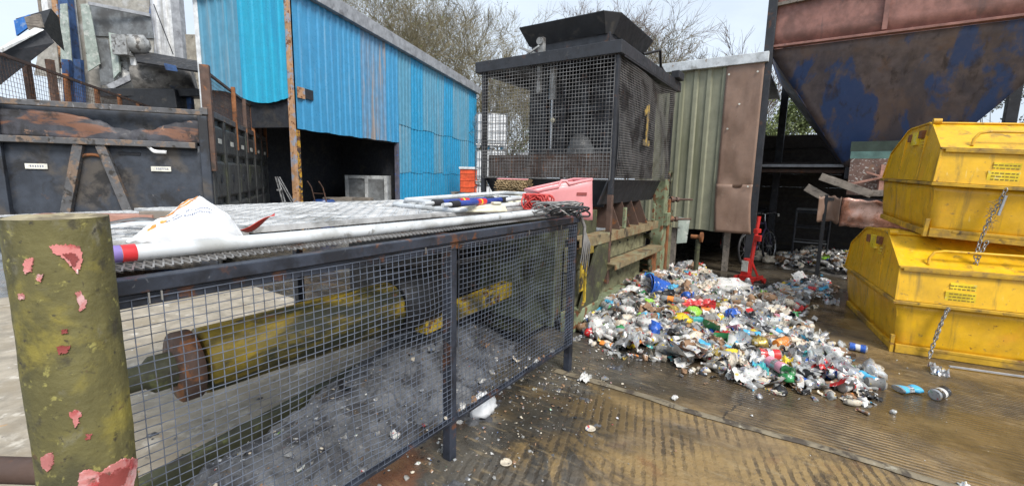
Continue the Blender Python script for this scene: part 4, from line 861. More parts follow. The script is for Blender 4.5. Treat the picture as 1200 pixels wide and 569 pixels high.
MB().box(.12,.36,-.2,.2,.02,.04).build('toe_plate', M['brown_steel'], tr)
for y in (-.24,.24): MB().tube((.1,y-.025,.12),(.1,y+.025,.12), .12, 20).build('wheel', M['black_rubber'], tr)
ld = thing('stepladder', 'pale thin stepladder left of the yellow shed column', 'stepladder', (-5.15,10.55,0), radians(20))
for y in (-.2,.2): MB().bar((-.05,y,0),(-.38,y*.8,1.5),.04,.025).build('side_rail', M['alloy'], ld); MB().bar((.35,y,0),(-.34,y*.8,1.5),.03,.02).build('rear_rail', M['alloy'], ld)
for z in (.3,.6,.9,1.2): MB().box(-.06-.22*z-.05,-.06-.22*z+.05,-.19+.02*z,.19-.02*z,z-.015,z+.015).build('step', M['alloy'], ld)
# pallets, orange crate, white tanks
def pallet(label, loc, rz, n):
    mb = MB()
    for x in (-.5,0,.5): mb.box(x-.06,x+.06,-.5,.5,.02,.12)
    for j in range(6): mb.box(-.6,.6,-.5+j*.185,-.4+j*.185,.12,.142)
    for j in (0,2.5,5): mb.box(-.6,.6,-.5+j*.185,-.4+j*.185,0,.0195)
    q = mb.build('wooden_pallet', M['wood_old']); q.location = loc; q.rotation_euler = (0,0,rz); return tag(q, label, 'pallet', 'stacked wooden pallets')
for i in range(7): pallet('weathered wooden pallet in the stack under the orange crate', (-1.72,17.1,.145*i), .05*sin(i*2), i)
oc = thing('orange_crate', 'orange plastic crate with a pale lid on stacked pallets', 'crate', (-1.68,17.0,1.015), .03)
ob = MB()
for s_ in (-1,1): ob.box(-.3,.3,s_*.3-.02,s_*.3+.02,0,.84); ob.box(s_*.3-.02,s_*.3+.02,-.279,.279,0,.839)
ob.box(-.28,.28,-.28,.28,.0,.03); ob.build('walls', M['crate_orange'], oc, .006)
for z in (.2,.45,.7): MB().box(-.31,.31,-.335,-.321,z-.025,z+.025).build('band', M['crate_orange'], oc, .005)
MB().box(-.36,.36,-.36,.36,.842,.93).build('lid', M['tin_white'], oc, .02)
def ibc(label, loc, rz):
    t_ = thing('bulk_tank', label, 'bulk tank', loc, rz, 'stacked white bulk tanks')
    MB().box(-.53,.53,-.48,.48,.16,1.22).build('tank', M['ibc_white'], t_, .06)
    MB().tube((0,0,1.22),(0,0,1.27), .1, 16).build('filler_cap', M['barrel_blue'], t_)
    c_ = MB()
    for x in [-.56+.14*k_ for k_ in range(9)]:
        for y in (-.51,.51): c_.tube((x,y,.14),(x,y,1.24), .012, 6)
    for y in [-.51+.17*k_ for k_ in range(7)]:
        for x in (-.56,.56): c_.tube((x,y,.14),(x,y,1.24), .012, 6)
    for z in (.3,.62,.93,1.24): c_.path([(-.57,-.52,z),(.57,-.52,z),(.57,.52,z),(-.57,.52,z)], .013, 6, closed=True)
    c_.build('tube_cage', M['alloy'], t_)
    p_ = MB(); p_.box(-.58,.58,-.52,.52,.10,.137)
    for x in (-.5,0,.5): p_.box(x-.06,x+.06,-.5,.5,0,.0995)
    p_.build('pallet_base', M['alloy'], t_, .004)
for z, lb in ((0,'white caged bulk tank at the bottom of the stack behind the baler'), (1.32,'white caged bulk tank in the middle of the stack'), (2.64,'white caged bulk tank on top of the stack behind the baler')):
    ibc(lb, (-.9,17.2,z), radians(4+2*z))
for z, lb in ((0,'white caged bulk tank under another, second stack behind the baler'), (1.32,'white caged bulk tank topping the second stack behind the baler')):
    ibc(lb, (.75,18.0,z), radians(-5))

# ------------------------------------------------------------------ lean-to with olive cladding
lean = thing('lean_to', 'olive green ribbed lean-to raised on posts with a brown dented end sheet', 'lean-to', BO, BA)
def L_(mb, name, mat, bev=0, sol=0): return mb.build(name, M[mat], lean, bev, sol)
ez, eu = Vector((0,-1,0)), Vector((-1,0,0))
for a, b in ((1.32,.78),(.80,.34),(.36,-.13)):
    L_(corr_sheet(MB(), Vector((6.9-.002*(b > .5),a,0)), ez, a-b, 0, 3.54, .19, .028, eu, lambda t_: .72+.012*sin(t_*8)), 'cladding_sheet', 'green_clad', 0, .004)
def brown(z0, z1, k):
    def f(a, b):
        v = -.10-.57*a+(.02*sin(b*3) if k else 0); z = z0+(z1-z0)*b
        return (6.845-.012*k*0-.05*k*(1-b)+.018*fbm(v*4, z*2, 2+k)+.03*math.exp(-((z-1.51)/.12)**2)*sin(v*9), v-.05*(1-b)*k, z)
    return f
L_(MB().grid(brown(1.50,3.62,0), 14, 30), 'brown_sheet', 'brown_sheet', 0, .004)
L_(MB().grid(brown(.72,1.56,1), 14, 16), 'brown_sheet', 'brown_sheet', 0, .004)
for v, z in ((-.2,2.5),(-.2,1.53),(-.6,1.53),(-.35,2.9),(-.58,3.4),(-.15,3.4)): L_(MB().tube((6.83,v,z),(6.82,v,z), .016, 8), 'screw', 'white_plate')
L_(MB().box(6.80,6.94,-.72,1.36,3.54,3.70), 'capping', 'capping', .008)
L_(MB().box(6.95,10.75,-.66,1.34,3.56,3.60), 'roof', 'gutter')
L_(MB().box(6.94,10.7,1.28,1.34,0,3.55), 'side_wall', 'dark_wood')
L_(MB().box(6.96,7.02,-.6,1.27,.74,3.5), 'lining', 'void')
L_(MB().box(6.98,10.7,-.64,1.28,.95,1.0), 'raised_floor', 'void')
for u, v in ((7.0,-.33),(7.0,.6),(7.0,1.2)): L_(MB().box(u-.05,u+.05,v-.05,v+.05,0,.94), 'post', 'wood_old', .006)

# ------------------------------------------------------------------ hopper tower
hop = thing('storage_hopper', 'huge blue and rust brown steel hopper on legs above the bins', 'hopper', BO, BA)
def P_(mb, name, mat, bev=0, sol=0): return mb.build(name, M[mat], hop, bev, sol)
V0, V1, U0, U1, ZT = -.66, -4.35, 7.0, 10.2, 3.80
P_(MB().grid(lambda a, b: (U0-.03+.012*fbm(a*4, b*2, 3), V0+(V1-V0)*a, ZT+1.6*b), 24, 8), 'upper_plate', 'hop_top', 0, .01)
P_(MB().grid(lambda a, b: (U0+(U1-U0)*a, V0, ZT+1.6*b), 6, 4), 'upper_plate', 'hop_top', 0, .01)
P_(MB().grid(lambda a, b: (U0+(U1-U0)*a, V1, ZT+1.6*b), 6, 4), 'upper_plate', 'hop_top', 0, .01)
P_(MB().grid(lambda a, b: (U1, V0+(V1-V0)*a, ZT+1.6*b), 6, 4), 'upper_plate', 'hop_top', 0, .01)
for v in (-2.15,-3.75): P_(MB().box(U0-.085,U0-.045,v-.03,v+.03,ZT+.03,5.4), 'stiffener', 'hop_top')
P_(MB().box(U0-.12,U0-.005,V1-.02,V0+.02,ZT-.035,ZT), 'bottom_flange', 'hop_top', .004)
P_(MB().bar((U0-.07,V0,ZT+.62),(U0-.07,V0-1.5,ZT+.70),.06,.05), 'top_strip', 'wood_old')
top = [(U0,V0-.03),(U0,V1+.03),(U1,V1+.03),(U1,V0-.03)]; botm = [(8.1,-1.95),(8.1,-2.95),(9.0,-2.95),(9.0,-1.95)]
for i in range(4):
    j = (i+1) % 4
    a_, b_, c_, d_ = Vector((*top[i],ZT-.04)), Vector((*top[j],ZT-.04)), Vector((*botm[j],1.9)), Vector((*botm[i],1.9))
    P_(MB().grid(lambda a, b: a_.lerp(b_, a).lerp(d_.lerp(c_, a), b)+Vector((.02*fbm(a*4, b*4, i), .0, 0)), 18, 14), 'cone_plate', 'hop_cone', 0, .012)
P_(MB().box(8.1,9.0,-2.95,-1.95,1.7,1.9), 'outlet', 'dark_steel')
for u, v, w in ((6.93,-.70,.13),(6.93,-4.42,.13),(10.0,-.80,.14),(10.0,-4.3,.16)): P_(MB().box(u-w/2,u+w/2,v-w/2,v+w/2,0,5.3), 'leg', 'dark_steel', .006)
P_(MB().bar((7.9,-.62,2.0),(7.55,-.52,.75),.07,.09), 'leg_brace', 'brown_steel')
P_(MB().box(8.2,8.28,-2.3,-.55,1.90,1.95), 'cross_beam', 'gutter', .004)
P_(MB().box(8.42,8.5,-2.3,-.55,1.80,1.86), 'cross_beam', 'brown_steel', .004)

bw = thing('board_wall', 'black boarded wall at the back behind the hopper legs', 'board wall', BO, BA)
for i in range(9): MB().box(10.8+.012*(i % 2),10.86,-9,1.5,.0+i*.302,.301+i*.302).build('board', M['dark_wood'], bw, .006)
for v in (-.4,-2.2,-4.,-6.,-8.): MB().box(10.87,10.97,v-.06,v+.06,0,2.75).build('post', M['dark_wood'], bw)
lr = thing('shade_roof', 'low dark roof added to shade the back corner of the yard', 'roof', BO, BA)  # added roof that keeps the space beneath it dark
MB().box(8.55,10.78,-6.5,.0,1.96,2.0).build('deck', M['dark_wood'], lr)
for u in (8.9,9.8,10.6): MB().box(u-.04,u+.04,-6.5,.0,1.87,1.959).build('rafter', M['dark_wood'], lr)
for v in (-.3,-6.2): MB().box(10.62,10.72,v-.05,v+.05,0,1.869).build('post', M['dark_wood'], lr)

# scrap leaning and stacked under the hopper
rack = thing('scrap_rack', 'dark steel rack carrying planks and metal sheets behind the bins', 'rack', BO, BA)
for u in (7.35,7.85):
    for v in (-1.72,-3.3): MB().box(u-.025,u+.025,v-.025,v+.025,0,1.42).build('leg', M['black_steel'], rack)
for u in (7.35,7.85): MB().box(u-.02,u+.02,-3.275,-1.745,1.33,1.38).build('rail', M['black_steel'], rack)
for v in (-1.72,-2.5,-3.3): MB().box(7.38,7.82,v-.02,v+.02,1.385,1.42).build('cross_rail', M['black_steel'], rack)
bd = thing('stained_board', 'speckled brown board with green and teal top strips above the rack', 'board', BO, BA)
def slab(v0, v1, z0, z1, u0=7.60, lean_=.05, th=.03):
    mb = MB(); s_ = lambda z: u0+lean_*(z-1.42)
    return mb.hexa([(s_(z0),v0,z0),(s_(z0),v1,z0),(s_(z0)+th,v1,z0),(s_(z0)+th,v0,z0),(s_(z1),v0,z1),(s_(z1),v1,z1),(s_(z1)+th,v1,z1),(s_(z1)+th,v0,z1)])
slab(-1.99,-3.2,1.43,2.02).build('board', M['board_brown'], bd); slab(-1.98,-3.2,2.022,2.14).build('teal_strip', M['board_teal'], bd); slab(-1.97,-3.2,2.142,2.30).build('green_strip', M['board_green'], bd)
for a, b, w, mt, nm, lb in (((7.25,-1.60,1.72),(7.35,-2.3,1.45),.12,'wood_old','loose_plank','grey plank sloping down across the front of the scrap rack'),
        ((7.42,-2.0,1.60),(7.55,-2.9,1.86),.035,'wood_red','red_batten','thin red batten rising to the right on the scrap rack'),
        ((7.48,-2.2,1.80),(7.55,-2.7,1.64),.03,'wood_red','pale_batten','thin pinkish batten crossing the red batten on the rack'),
        ((7.5,-2.42,1.44),(7.55,-2.42,1.92),.1,'wood_red','short_board','short reddish upright board on the rack'),
        ((7.4,-2.2,1.46),(7.5,-3.2,1.52),.1,'wood_old','flat_plank','pale plank lying flat along the scrap rack'),
        ((7.3,-1.42,1.54),(7.35,-1.72,1.36),.13,'wood_old','broken_plank','short broken plank end at the left of the rack')):
    q = MB().bar(W(*a), W(*b), .03, w, (0,0,1)).build(nm, M[mt], None, .004); tag(q, lb, 'plank')
q = MB().grid(lambda a, b: W(7.26+.04*fbm(a*3, b*2, 1)-.05*b, -1.93-.95*a, .92+.04*fbm(a*5, 0, 3)+(.46-.06*a)*b), 24, 10).build('copper_sheet', M['copper'], None, 0, .004); tag(q, 'shiny bent copper coloured sheet hanging on the scrap rack', 'metal sheet')
q = MB().grid(lambda a, b: W(7.25+.10*sin(pi*a)+.02*fbm(a*4, b*3, 2), -1.62-.3*a, .98+.05*fbm(a*4,1,2)+.42*b), 14, 8).build('curled_sheet', M['brown_sheet'], None, 0, .004); tag(q, 'curled brown sheet at the left of the copper sheet', 'metal sheet')
cr = thing('cage_trolley', 'dark tubular cage trolley standing in the back corner', 'trolley', BO, BA)
for v in (-1.28,-1.86):
    for u in (9.0,9.5): MB().tube((u,v,.1),(u,v,1.08), .018, 8).build('upright', M['dark_steel'], cr)
for z in (.42,1.02,1.08,.72):
    for u in (9.0,9.5): MB().tube((u,-1.28,z),(u,-1.86,z), .014, 8).build('rung', M['tin_dull'] if z in (.42,1.08) else M['dark_steel'], cr)
for u in (9.0,9.5):
    for v in (-1.28,-1.86): MB().tube((u,v-.02,.06),(u,v+.02,.06), .06, 16).build('wheel', M['black_rubber'], cr)

# ------------------------------------------------------------------ the two yellow bins
def make_bin(label, loc, rot, wd=1.72):
    t_ = thing('yellow_bin', label, 'waste bin', loc, 0, 'stacked yellow lidded waste bins'); t_.rotation_euler = rot
    Y_, YD = M['yellow'], M['yellow_dirty']
    b_ = MB()
    def ends(x, s_):                    # the end wall pressed in three shallow panels
        def f(a, b):
            y = .02+1.88*a+(a-.5)*.14*b*0; z = .06+.425*b
            x_ = x+s_*(.045*b)+.016*fbm(a*3, b*2, x)-s_*.012*(1 if .36 < a < .42 or .68 < a < .72 else 0)
            return (x_, -.02*b+y+.08*b*a, z)
        return f
    b_.grid(ends(0,-1), 40, 8); b_.grid(ends(wd,1), 40, 8)
    b_.grid(lambda a, b: (-.045*b+(wd+.09*b)*a, .02-.02*b+.018*fbm(a*3, b*2, 5), .06+.425*b), 24, 8)
    b_.grid(lambda a, b: (-.045*b+(wd+.09*b)*a, 1.90+.06*b, .06+.425*b), 10, 3)
    b_.add([(0,.02,.06),(wd,.02,.06),(wd,1.9,.06),(0,1.9,.06)], [(0,3,2,1)])
    b_.build('body', Y_, t_, 0, .006)
    r_ = MB(); r_.box(-.085,wd+.085,-.055,.0,.488,.518); r_.box(-.085,wd+.085,1.95,2.02,.488,.518); r_.box(-.085,-.03,.0,1.95,.489,.517); r_.box(wd+.03,wd+.085,.0,1.95,.489,.517)
    r_.build('rim', YD, t_, .004)
    k_ = MB(); k_.box(-.03,.09,.0,1.86,-.0,.058); k_.box(wd-.09,wd+.03,.0,1.86,0,.058); k_.build('skid', YD, t_, .006)
    k_ = MB(); k_.box(-.01,wd+.01,-.02,.015,.004,.085); k_.box(-.05,-.02,-.01,.03,.0,.17); k_.box(.15,wd,-.024,-.02,.06,.084); k_.build('foot_strip', YD, t_, .004)
    sec = [(-.02,.522),(.03,.83),(.50,1.09),(.62,1.115),(1.26,1.10),(1.36,1.08),(1.88,.84),(1.985,.522)]
    def sx(y, z): return -.055+.045*(z-.52)
    for s_ in (0, 1):
        e_ = MB(); n = len(sec); c = (1.0, .8)
        pts = [((sx(y, z) if not s_ else wd-sx(y, z)), y, z) for y, z in sec]
        e_.add(pts, [tuple(range(n)) if s_ else tuple(range(n))[::-1]]); e_.build('lid_end', Y_, t_, 0, .006)
        rb_ = MB()                      # folded edge and two upright swages
        for i in range(n-1):
            a, b = Vector(pts[i]), Vector(pts[i+1]); o_ = Vector((-.008 if not s_ else .008,0,0)); rb_.bar(a+o_, b+o_, .018, .018)
        for y in (.58, 1.3): rb_.box(pts[0][0]-.004, pts[0][0]+.02, y-.012, y+.012, .53, .98)
        rb_.build('lid_edge', Y_, t_, .003)
    l_ = MB()
    for i in range(n-1):
        (y0, z0), (y1, z1) = sec[i], sec[i+1]
        l_.grid(lambda a, b: (sx(y0+(y1-y0)*b, z0+(z1-z0)*b)*(1-a)+(wd-sx(y0+(y1-y0)*b, z0+(z1-z0)*b))*a, y0+(y1-y0)*b, z0+(z1-z0)*b+.006*fbm(a*4, i+b, 2)*sin(pi*b)), 14, 4, False)
    l_.build('lid', Y_, t_, 0, .006)
    q_ = MB(); q_.bar((-.06,.02,.835),(wd+.06,.02,.835),.05,.02); q_.bar((-.03,.0,.816),(wd+.03,.0,.816),.012,.03); q_.build('lid_lip', YD, t_, .003)
    MB().path([(.17,.09,.87),(.175,.1,.93),(.21,.11,.985),(.28,.115,1.0),(wd-.28,.115,1.0),(wd-.21,.11,.985),(wd-.175,.1,.93),(wd-.17,.09,.87)], .013, 10).build('handle', Y_, t_)
    MB().tube((-.02,.50,1.105),(wd+.02,.50,1.105), .011, 10).build('hinge_rod', Y_, t_)
    MB().tube((-.045,.5,1.12),(.02,.5,1.12), .03, 12).build('hinge_end', Y_, t_)
    for y, z in ((1.12,.98),(.74,1.0)): MB().box(-.068,-.03,y-.055,y+.055,z-.035,z+.045).build('end_slot', M['rust'], t_)
    MB().box(-.066,-.04,.84,1.02,.90,1.04).build('end_plate', M['label_yellow'], t_)
    pr_ = MB()
    for q in range(3): pr_.box(-.066,-.05,.60,.69,.93-.03*q,.94-.03*q)
    pr_.build('stencil', M['label_yellow'], t_)
    for z0, z1 in ((.655,.725),(.555,.648)):
        la = MB().box(.32 if z0 > .6 else .29,.50,-.022+.05*(z0-.52)/.31,-.004+.05*(z0-.52)/.31,z0,z1).build('label_plate', M['label_yellow'], t_)
        pr_ = MB()
        for q in range(2 if z0 > .6 else 3):
            x = .315
            while x < .48:
                w_ = rnd.uniform(.012,.035); yy = -.0235+.05*(z0-.52)/.31; pr_.box(x,min(.49,x+w_),yy,yy+.0015,z0+.014+q*.028,z0+.024+q*.028); x += w_+.008
        pr_.build('print', M['ink'], la)
    return t_
def chain_on(parent, pts, name='chain'):
    mb = MB(); pts = [Vector(p) for p in pts]; k_ = 0
    L = [(pts[i+1]-pts[i]).length for i in range(len(pts)-1)]; tot = sum(L); n = int(tot/.034)
    for i in range(n):
        s_ = (i+.5)*tot/n; j = 0
        while s_ > L[j] and j < len(L)-1: s_ -= L[j]; j += 1
        d_ = (pts[j+1]-pts[j]).normalized(); c = pts[j]+d_*s_
        a = d_.orthogonal().normalized(); b = d_.cross(a)
        sd = a if i % 2 else b; sd = (sd+rnd.uniform(-.4,.4)*(b if i % 2 else a)).normalized()
        mb.path([c+d_*(.023*cos(q*pi/5))*1.0+sd*.013*sin(q*pi/5) for q in range(10)], .0048, 5, closed=True)
    return mb.build(name, M['chain'], parent)
c0 = at(1049, 412, 0); BR = radians(90-115.5)
bin1 = make_bin('lower yellow lidded waste bin resting on the wet ground', c0, (0,0,BR))
chain_on(bin1, [(.31,-.06,.50),(.29,-.055,.40),(.27,-.055,.25),(.245,-.06,.12),(.23,-.08,.02)])
chain_on(bin1, [(.30,-.068,.49),(.275,-.062,.36),(.25,-.068,.2),(.22,-.1,.02)])
ub = c0+Vector((cos(BR), sin(BR), 0))*.19+Vector((-sin(BR), cos(BR), 0))*.24+Vector((0,0,1.118))
bin2 = make_bin('upper yellow lidded waste bin tilted on top of the other bin', ub, (radians(1.5), radians(3.2), BR+radians(-3)))
chain_on(bin2, [(.42,-.06,.50),(.40,-.055,.36),(.36,-.06,.2),(.34,-.07,.02),(.33,-.09,-.12),(.345,-.09,-.2),(.36,-.085,-.1),(.385,-.07,.02)])
fz = MB()
for i in range(70):
    b_ = Vector((.375+rnd.uniform(-.02,.02)-.02*(i/70), -.07, .12+.28*rnd.random())); d_ = Vector((rnd.uniform(-1,1), rnd.uniform(-.6,-.1), rnd.uniform(-.7,.7))).normalized()
    fz.bar(b_, b_+d_*rnd.uniform(.02,.055), .003, .002)
fz.build('frayed_rope', M['wood_old'], bin2)
MB().tube((.41,-.075,.26),(.425,-.075,.44), .012, 8).build('chain_sleeve', M['alloy'], bin2)

# ------------------------------------------------------------------ trolley jack
jack = thing('trolley_jack', 'bright red workshop jack with upright handle by the litter heap', 'jack', at(876, 331, 0), radians(33))
J = M['jack_red']
b_ = MB(); b_.box(-.20,.22,-.13,-.10,.05,.12); b_.box(-.20,.22,.10,.13,.05,.12); b_.box(-.19,.21,-.099,.099,.06,.075); b_.box(-.16,-.02,-.07,.07,.078,.14); b_.build('base_frame', J, jack, .008)
for x in (-.19,.21):
    for y in (-.145,.145): MB().tube((x,y-.018,.04),(x,y+.018,.04), .04, 16).build('wheel', J, jack)
bb = MB(); bb.tube((-.06,0,.14),(-.08,0,.40), .05, 16); bb.box(-.13,-.03,-.06,.06,.141,.2); bb.build('pump_body', J, jack, .006)
MB().box(-.135,-.125,-.05,.05,.2,.37).build('label', M['white_plate'], jack)
hd = MB().path([(.02,0,.1),(.05,-.01,.5),(.10,-.02,.98),(.11,-.02,1.07)], [.032,.03,.027,.03], 12).build('handle', J, jack)
MB().box(.05,.17,-.05,.02,.80,.87).build('release_grip', J, hd, .01)
MB().box(.02,.07,-.12,-.02,.68,.78).build('side_bracket', J, hd, .01)
MB().tube((.06,.03,.42),(.19,.04,.82), .011, 8).build('thin_lever', M['alloy'], jack)
for s_ in (-1,1): MB().bar((.14,s_*.08,.1),(.03,s_*.03,.32),.02,.03).build('link_arm', J, jack)
for x in (-.14,.14): MB().tube((x,-.16,.065),(x,.16,.065), .02, 10).build('axle', J, jack)

# ------------------------------------------------------------------ bicycles
def bicycle(label, loc, rz, paint, lean_):
    t_ = thing('bicycle', label, 'bicycle', loc, rz, 'bicycles under the lean-to'); t_.rotation_euler = (lean_, 0, rz)
    R = .32
    for x in (-.5,.52):
        w = thing('wheel', '', '', (x,0,R)); w.parent = t_; del w['label'], w['category']
        MB().path([(R*cos(q*pi/16),0,R*sin(q*pi/16)) for q in range(32)], .022, 8, closed=True).build('tyre', M['black_rubber'], w)
        MB().path([((R-.03)*cos(q*pi/16),0,(R-.03)*sin(q*pi/16)) for q in range(32)], .011, 6, closed=True).build('rim', M['alloy'], w)
        sp = MB()
        for q in range(14): sp.bar((.02*cos(q*.45+1),.02*(-1)**q,.02*sin(q*.45+1)),((R-.035)*cos(q*2*pi/14),0,(R-.035)*sin(q*2*pi/14)),.003,.003)
        sp.build('spokes', M['alloy'], w)
        MB().tube((0,-.05,0),(0,.05,0), .022, 10).build('hub', M['alloy'], w)
    f_ = MB(); bbk, st_, hd_ = (-.08,0,.29),(-.2,0,.78),(.33,0,.80)
    for a, b in ((bbk,st_),(st_,hd_),(bbk,(.36,0,.70))): f_.tube(a, b, .019, 8)
    for s_ in (-1,1): f_.tube((-.08,.02*s_,.29),(-.5,.05*s_,R), .01, 6); f_.tube((-.19,.015*s_,.74),(-.5,.05*s_,R), .01, 6)
    f_.build('frame', paint, t_)
    fk = MB(); fk.tube((.32,0,.84),(.37,0,.67), .022, 8)
    for s_ in (-1,1): fk.path([(.37,.035*s_,.67),(.44,.04*s_,.48),(.52,.045*s_,R)], .011, 6)
    fk.build('fork', paint, t_)
    MB().path([(.27,-.27,.97),(.33,-.18,1.0),(.34,0,.98),(.33,.18,1.0),(.27,.27,.97)], .012, 8).build('handlebar', M['alloy'], t_)
    MB().tube((.34,0,.98),(.32,0,.82), .014, 8).build('stem', M['alloy'], t_)
    for s_ in (-1,1): MB().tube((.27,.27*s_,.97),(.19,.31*s_,.94), .017, 8).build('grip', M['white_plate'], t_)
    MB().grid(lambda a, b: (-.34+.28*a, (b-.5)*(.16-.12*a), .90+.02*cos(b*5)+.01*sin(a*4)), 8, 6).build('saddle', M['black_rubber'], t_, 0, .03)
    MB().tube((-.2,0,.76),(-.225,0,.89), .013, 8).build('seat_post', M['alloy'], t_)
    MB().tube((-.08,.05,.29),(-.08,.06,.29), .085, 18).build('chainring', M['dark_steel'], t_)
    for s_ in (-1,1): MB().bar((-.08,.07*s_,.29),(-.08+.12*s_,.09*s_,.29-.12*s_),.012,.02).build('crank', M['alloy'], t_); MB().box(-.08+.12*s_-.04,-.08+.12*s_+.04,.1*s_-.035,.1*s_+.035,.28-.12*s_,.3-.12*s_).build('pedal', M['black_rubber'], t_)
    return t_
w1, w2 = at(870, 313, 0), at(905, 305, 0); dd = w2-w1
bicycle('dark bicycle with white handlebar grips parked behind the red jack', (w1+w2)/2, atan2(dd.y, dd.x), M['bike_dark'], radians(-6))
p_ = W(8.7,-.1); bicycle('dull red bicycle leaning further back under the lean-to', (p_.x,p_.y,0), radians(62), M['bike_red'], radians(-9))

# ------------------------------------------------------------------ litter
PRINT = [((.5,.04,.04), 21, .62, .65, .9), ((.04,.14,.45), 24, .62, .65, .9), ((.06,.3,.1), 27, .64, .67, .85), ((.6,.4,.05), 23, .64, .67, .85), ((.03,.03,.03), 30, .6, .64, .8), ((.25,.2,.14), 8, .54, .72, .45)]
def lm(name, c, rough=.35, metal=0.): return mk('litter_'+name, c, (PRINT if name in ('white','cream','silver','grey','clear') else [((.03,.03,.03), 26, .6, .64, .8), ((.12,.1,.08), 9, .55, .75, .6), ((.75,.74,.7), 22, .6, .64, .85)]), rough, .12, metal, .12, 30, .004, .15, 8, trans=.35 if name == 'clear' else 0)
LN = ['white','silver','clear','blue','sky','red','green','lime','yellow','orange','brown','black','pink','teal','gold','grey','cream']
LC = dict(white=((.6,.59,.56),.45,0), silver=((.42,.42,.42),.34,.5), clear=((.5,.505,.49),.2,.0), blue=((.03,.11,.45),.3,0), sky=((.08,.42,.66),.35,0), red=((.55,.03,.03),.32,0), green=((.04,.24,.08),.35,0),
          lime=((.28,.55,.06),.35,0), yellow=((.72,.52,.03),.35,0), orange=((.72,.24,.04),.4,0), brown=((.27,.16,.09),.75,0), black=((.02,.02,.022),.35,0), pink=((.68,.3,.38),.4,0), teal=((.05,.34,.34),.35,0),
          gold=((.5,.36,.1),.3,.7), grey=((.24,.235,.22),.6,0), cream=((.6,.53,.42),.6,0))
LM = [lm(n, *LC[n]) for n in LN]; LM += [mk('litter_core', (.09,.08,.07), [((.2,.19,.17), 14, .5, .6), ((.03,.03,.03), 9, .52, .6)], .7, bump=.6)]
IX = {n: i for i, n in enumerate(LN)}
WT = dict(white=24, silver=13, clear=15, blue=2.2, sky=1.9, red=2.6, green=1.5, lime=.8, yellow=1.3, orange=.7, brown=9, black=8, pink=.6, teal=.8, gold=1.5, grey=12, cream=15)
def pick(r_): return r_.choices(LN, [WT[n] for n in LN])[0]
def can(mb, Mx, r_, c1, c2, L=.13, R=.033, crush=.35, n=10):
    ph, tw_ = r_.uniform(0, 6.28), r_.uniform(0, 6.28)
    def warp(p):
        t_ = p.z/L; k_ = crush*math.exp(-((t_-.5)/.22)**2)
        a = atan2(p.y, p.x); q = 1-k_*(.55+.45*cos(2*a+ph))
        return Vector((p.x*q+.02*crush*sin(t_*3+tw_), p.y*q, p.z*(1-.18*crush)))
    pr_ = [(R*.8,0),(R,.008),(R,L*.22),(R*(1-.1*crush),L*.38),(R,L*.5),(R*(1-.15*crush),L*.62),(R,L*.8),(R,L-.014),(R*.8,L)]
    vs = []
    for q, (r1, h) in enumerate(pr_):
        for j in range(n):
            a = 2*pi*j/n; vs.append(Mx @ warp(Vector((r1*cos(a), r1*sin(a), h-L/2+L/2))))
    for i in range(len(pr_)-1):
        mb.cur = IX['silver'] if i in (0, len(pr_)-2) else IX[c2] if i in (3, 4) else IX[c1]
        mb.add([vs[i*n+j] for j in range(n)]+[vs[(i+1)*n+j] for j in range(n)], [(j, (j+1) % n, n+(j+1) % n, n+j) for j in range(n)], True)
    mb.cur = IX['silver']; mb.add(vs[:n], [tuple(range(n))[::-1]]); mb.add(vs[-n:], [tuple(range(n))])
def bottle(mb, Mx, r_, c1, c2, L=.24, R=.036, n=10):
    ph = r_.uniform(0, 6.28); cr_ = r_.uniform(.1, .5)
    def warp(p):
        a = atan2(p.y, p.x); k_ = cr_*math.exp(-((p.z/L-.4)/.25)**2); return Vector((p.x*(1-k_*abs(cos(a+ph))), p.y*(1-k_*.5), p.z))
    for cc, pr_ in ((c1, [(R*.75,0),(R,.012),(R,L*.25)]), (c2, [(R*1.01,L*.25),(R*1.01,L*.5)]), (c1, [(R,L*.5),(R*.95,L*.68),(R*.45,L*.86),(R*.33,L*.93)])):
        mb.cur = IX[cc]; mb.lathe(pr_, n, Mx, False, warp)
    mb.cur = IX[c2]; mb.lathe([(R*.4,L*.93),(R*.4,L)], n, Mx, True)
def sheet(mb, Mx, r_, c1, c2, a=.16, b=.1, amp=.04, n=6):
    s1, s2 = r_.uniform(0, 90), r_.uniform(0, 90); curl = r_.uniform(-.06, .06)
    def f(x, y):
        e = 1+.25*fbm(x*3+s1, y*3, 9)
        return Mx @ Vector(((x-.5)*a*e, (y-.5)*b*e, amp*fbm(x*2.6+s1, y*2.6+s2, 0)+amp*.5*fbm(x*6+s1, y*6+s2, 3)+curl*((x-.5)**2*4)))
    vs = [f(i/n, j/n) for j in range(n+1) for i in range(n+1)]
    split = r_.random() < .35; smo = r_.random() < .85
    for half in (0, 1):
        mb.cur = IX[c1 if not half or not split else c2]
        fs = [(j*(n+1)+i, j*(n+1)+i+1, (j+1)*(n+1)+i+1, (j+1)*(n+1)+i) for j in range(n) for i in range(n) if (i >= n//2) == bool(half)]
        mb.add(vs, fs, smo)
def lump(mb, Mx, r_, c1, c2, a=.09, b=.07, c=.05, n=9):
    s1 = r_.uniform(0, 90)
    def f(x, y):
        t, p = 2*pi*x, pi*y; d_ = Vector((sin(p)*cos(t), sin(p)*sin(t), cos(p))); q = 1+.5*fbm(d_.x*1.8+s1, d_.y*1.8, d_.z*1.8)+.3*fbm(d_.x*5+s1, d_.y*5, d_.z*5)
        return Mx @ Vector((d_.x*a*q, d_.y*b*q, d_.z*c*q))
    mb.cur = IX[c1]; mb.grid(f, n, 6, r_.random() < .7)
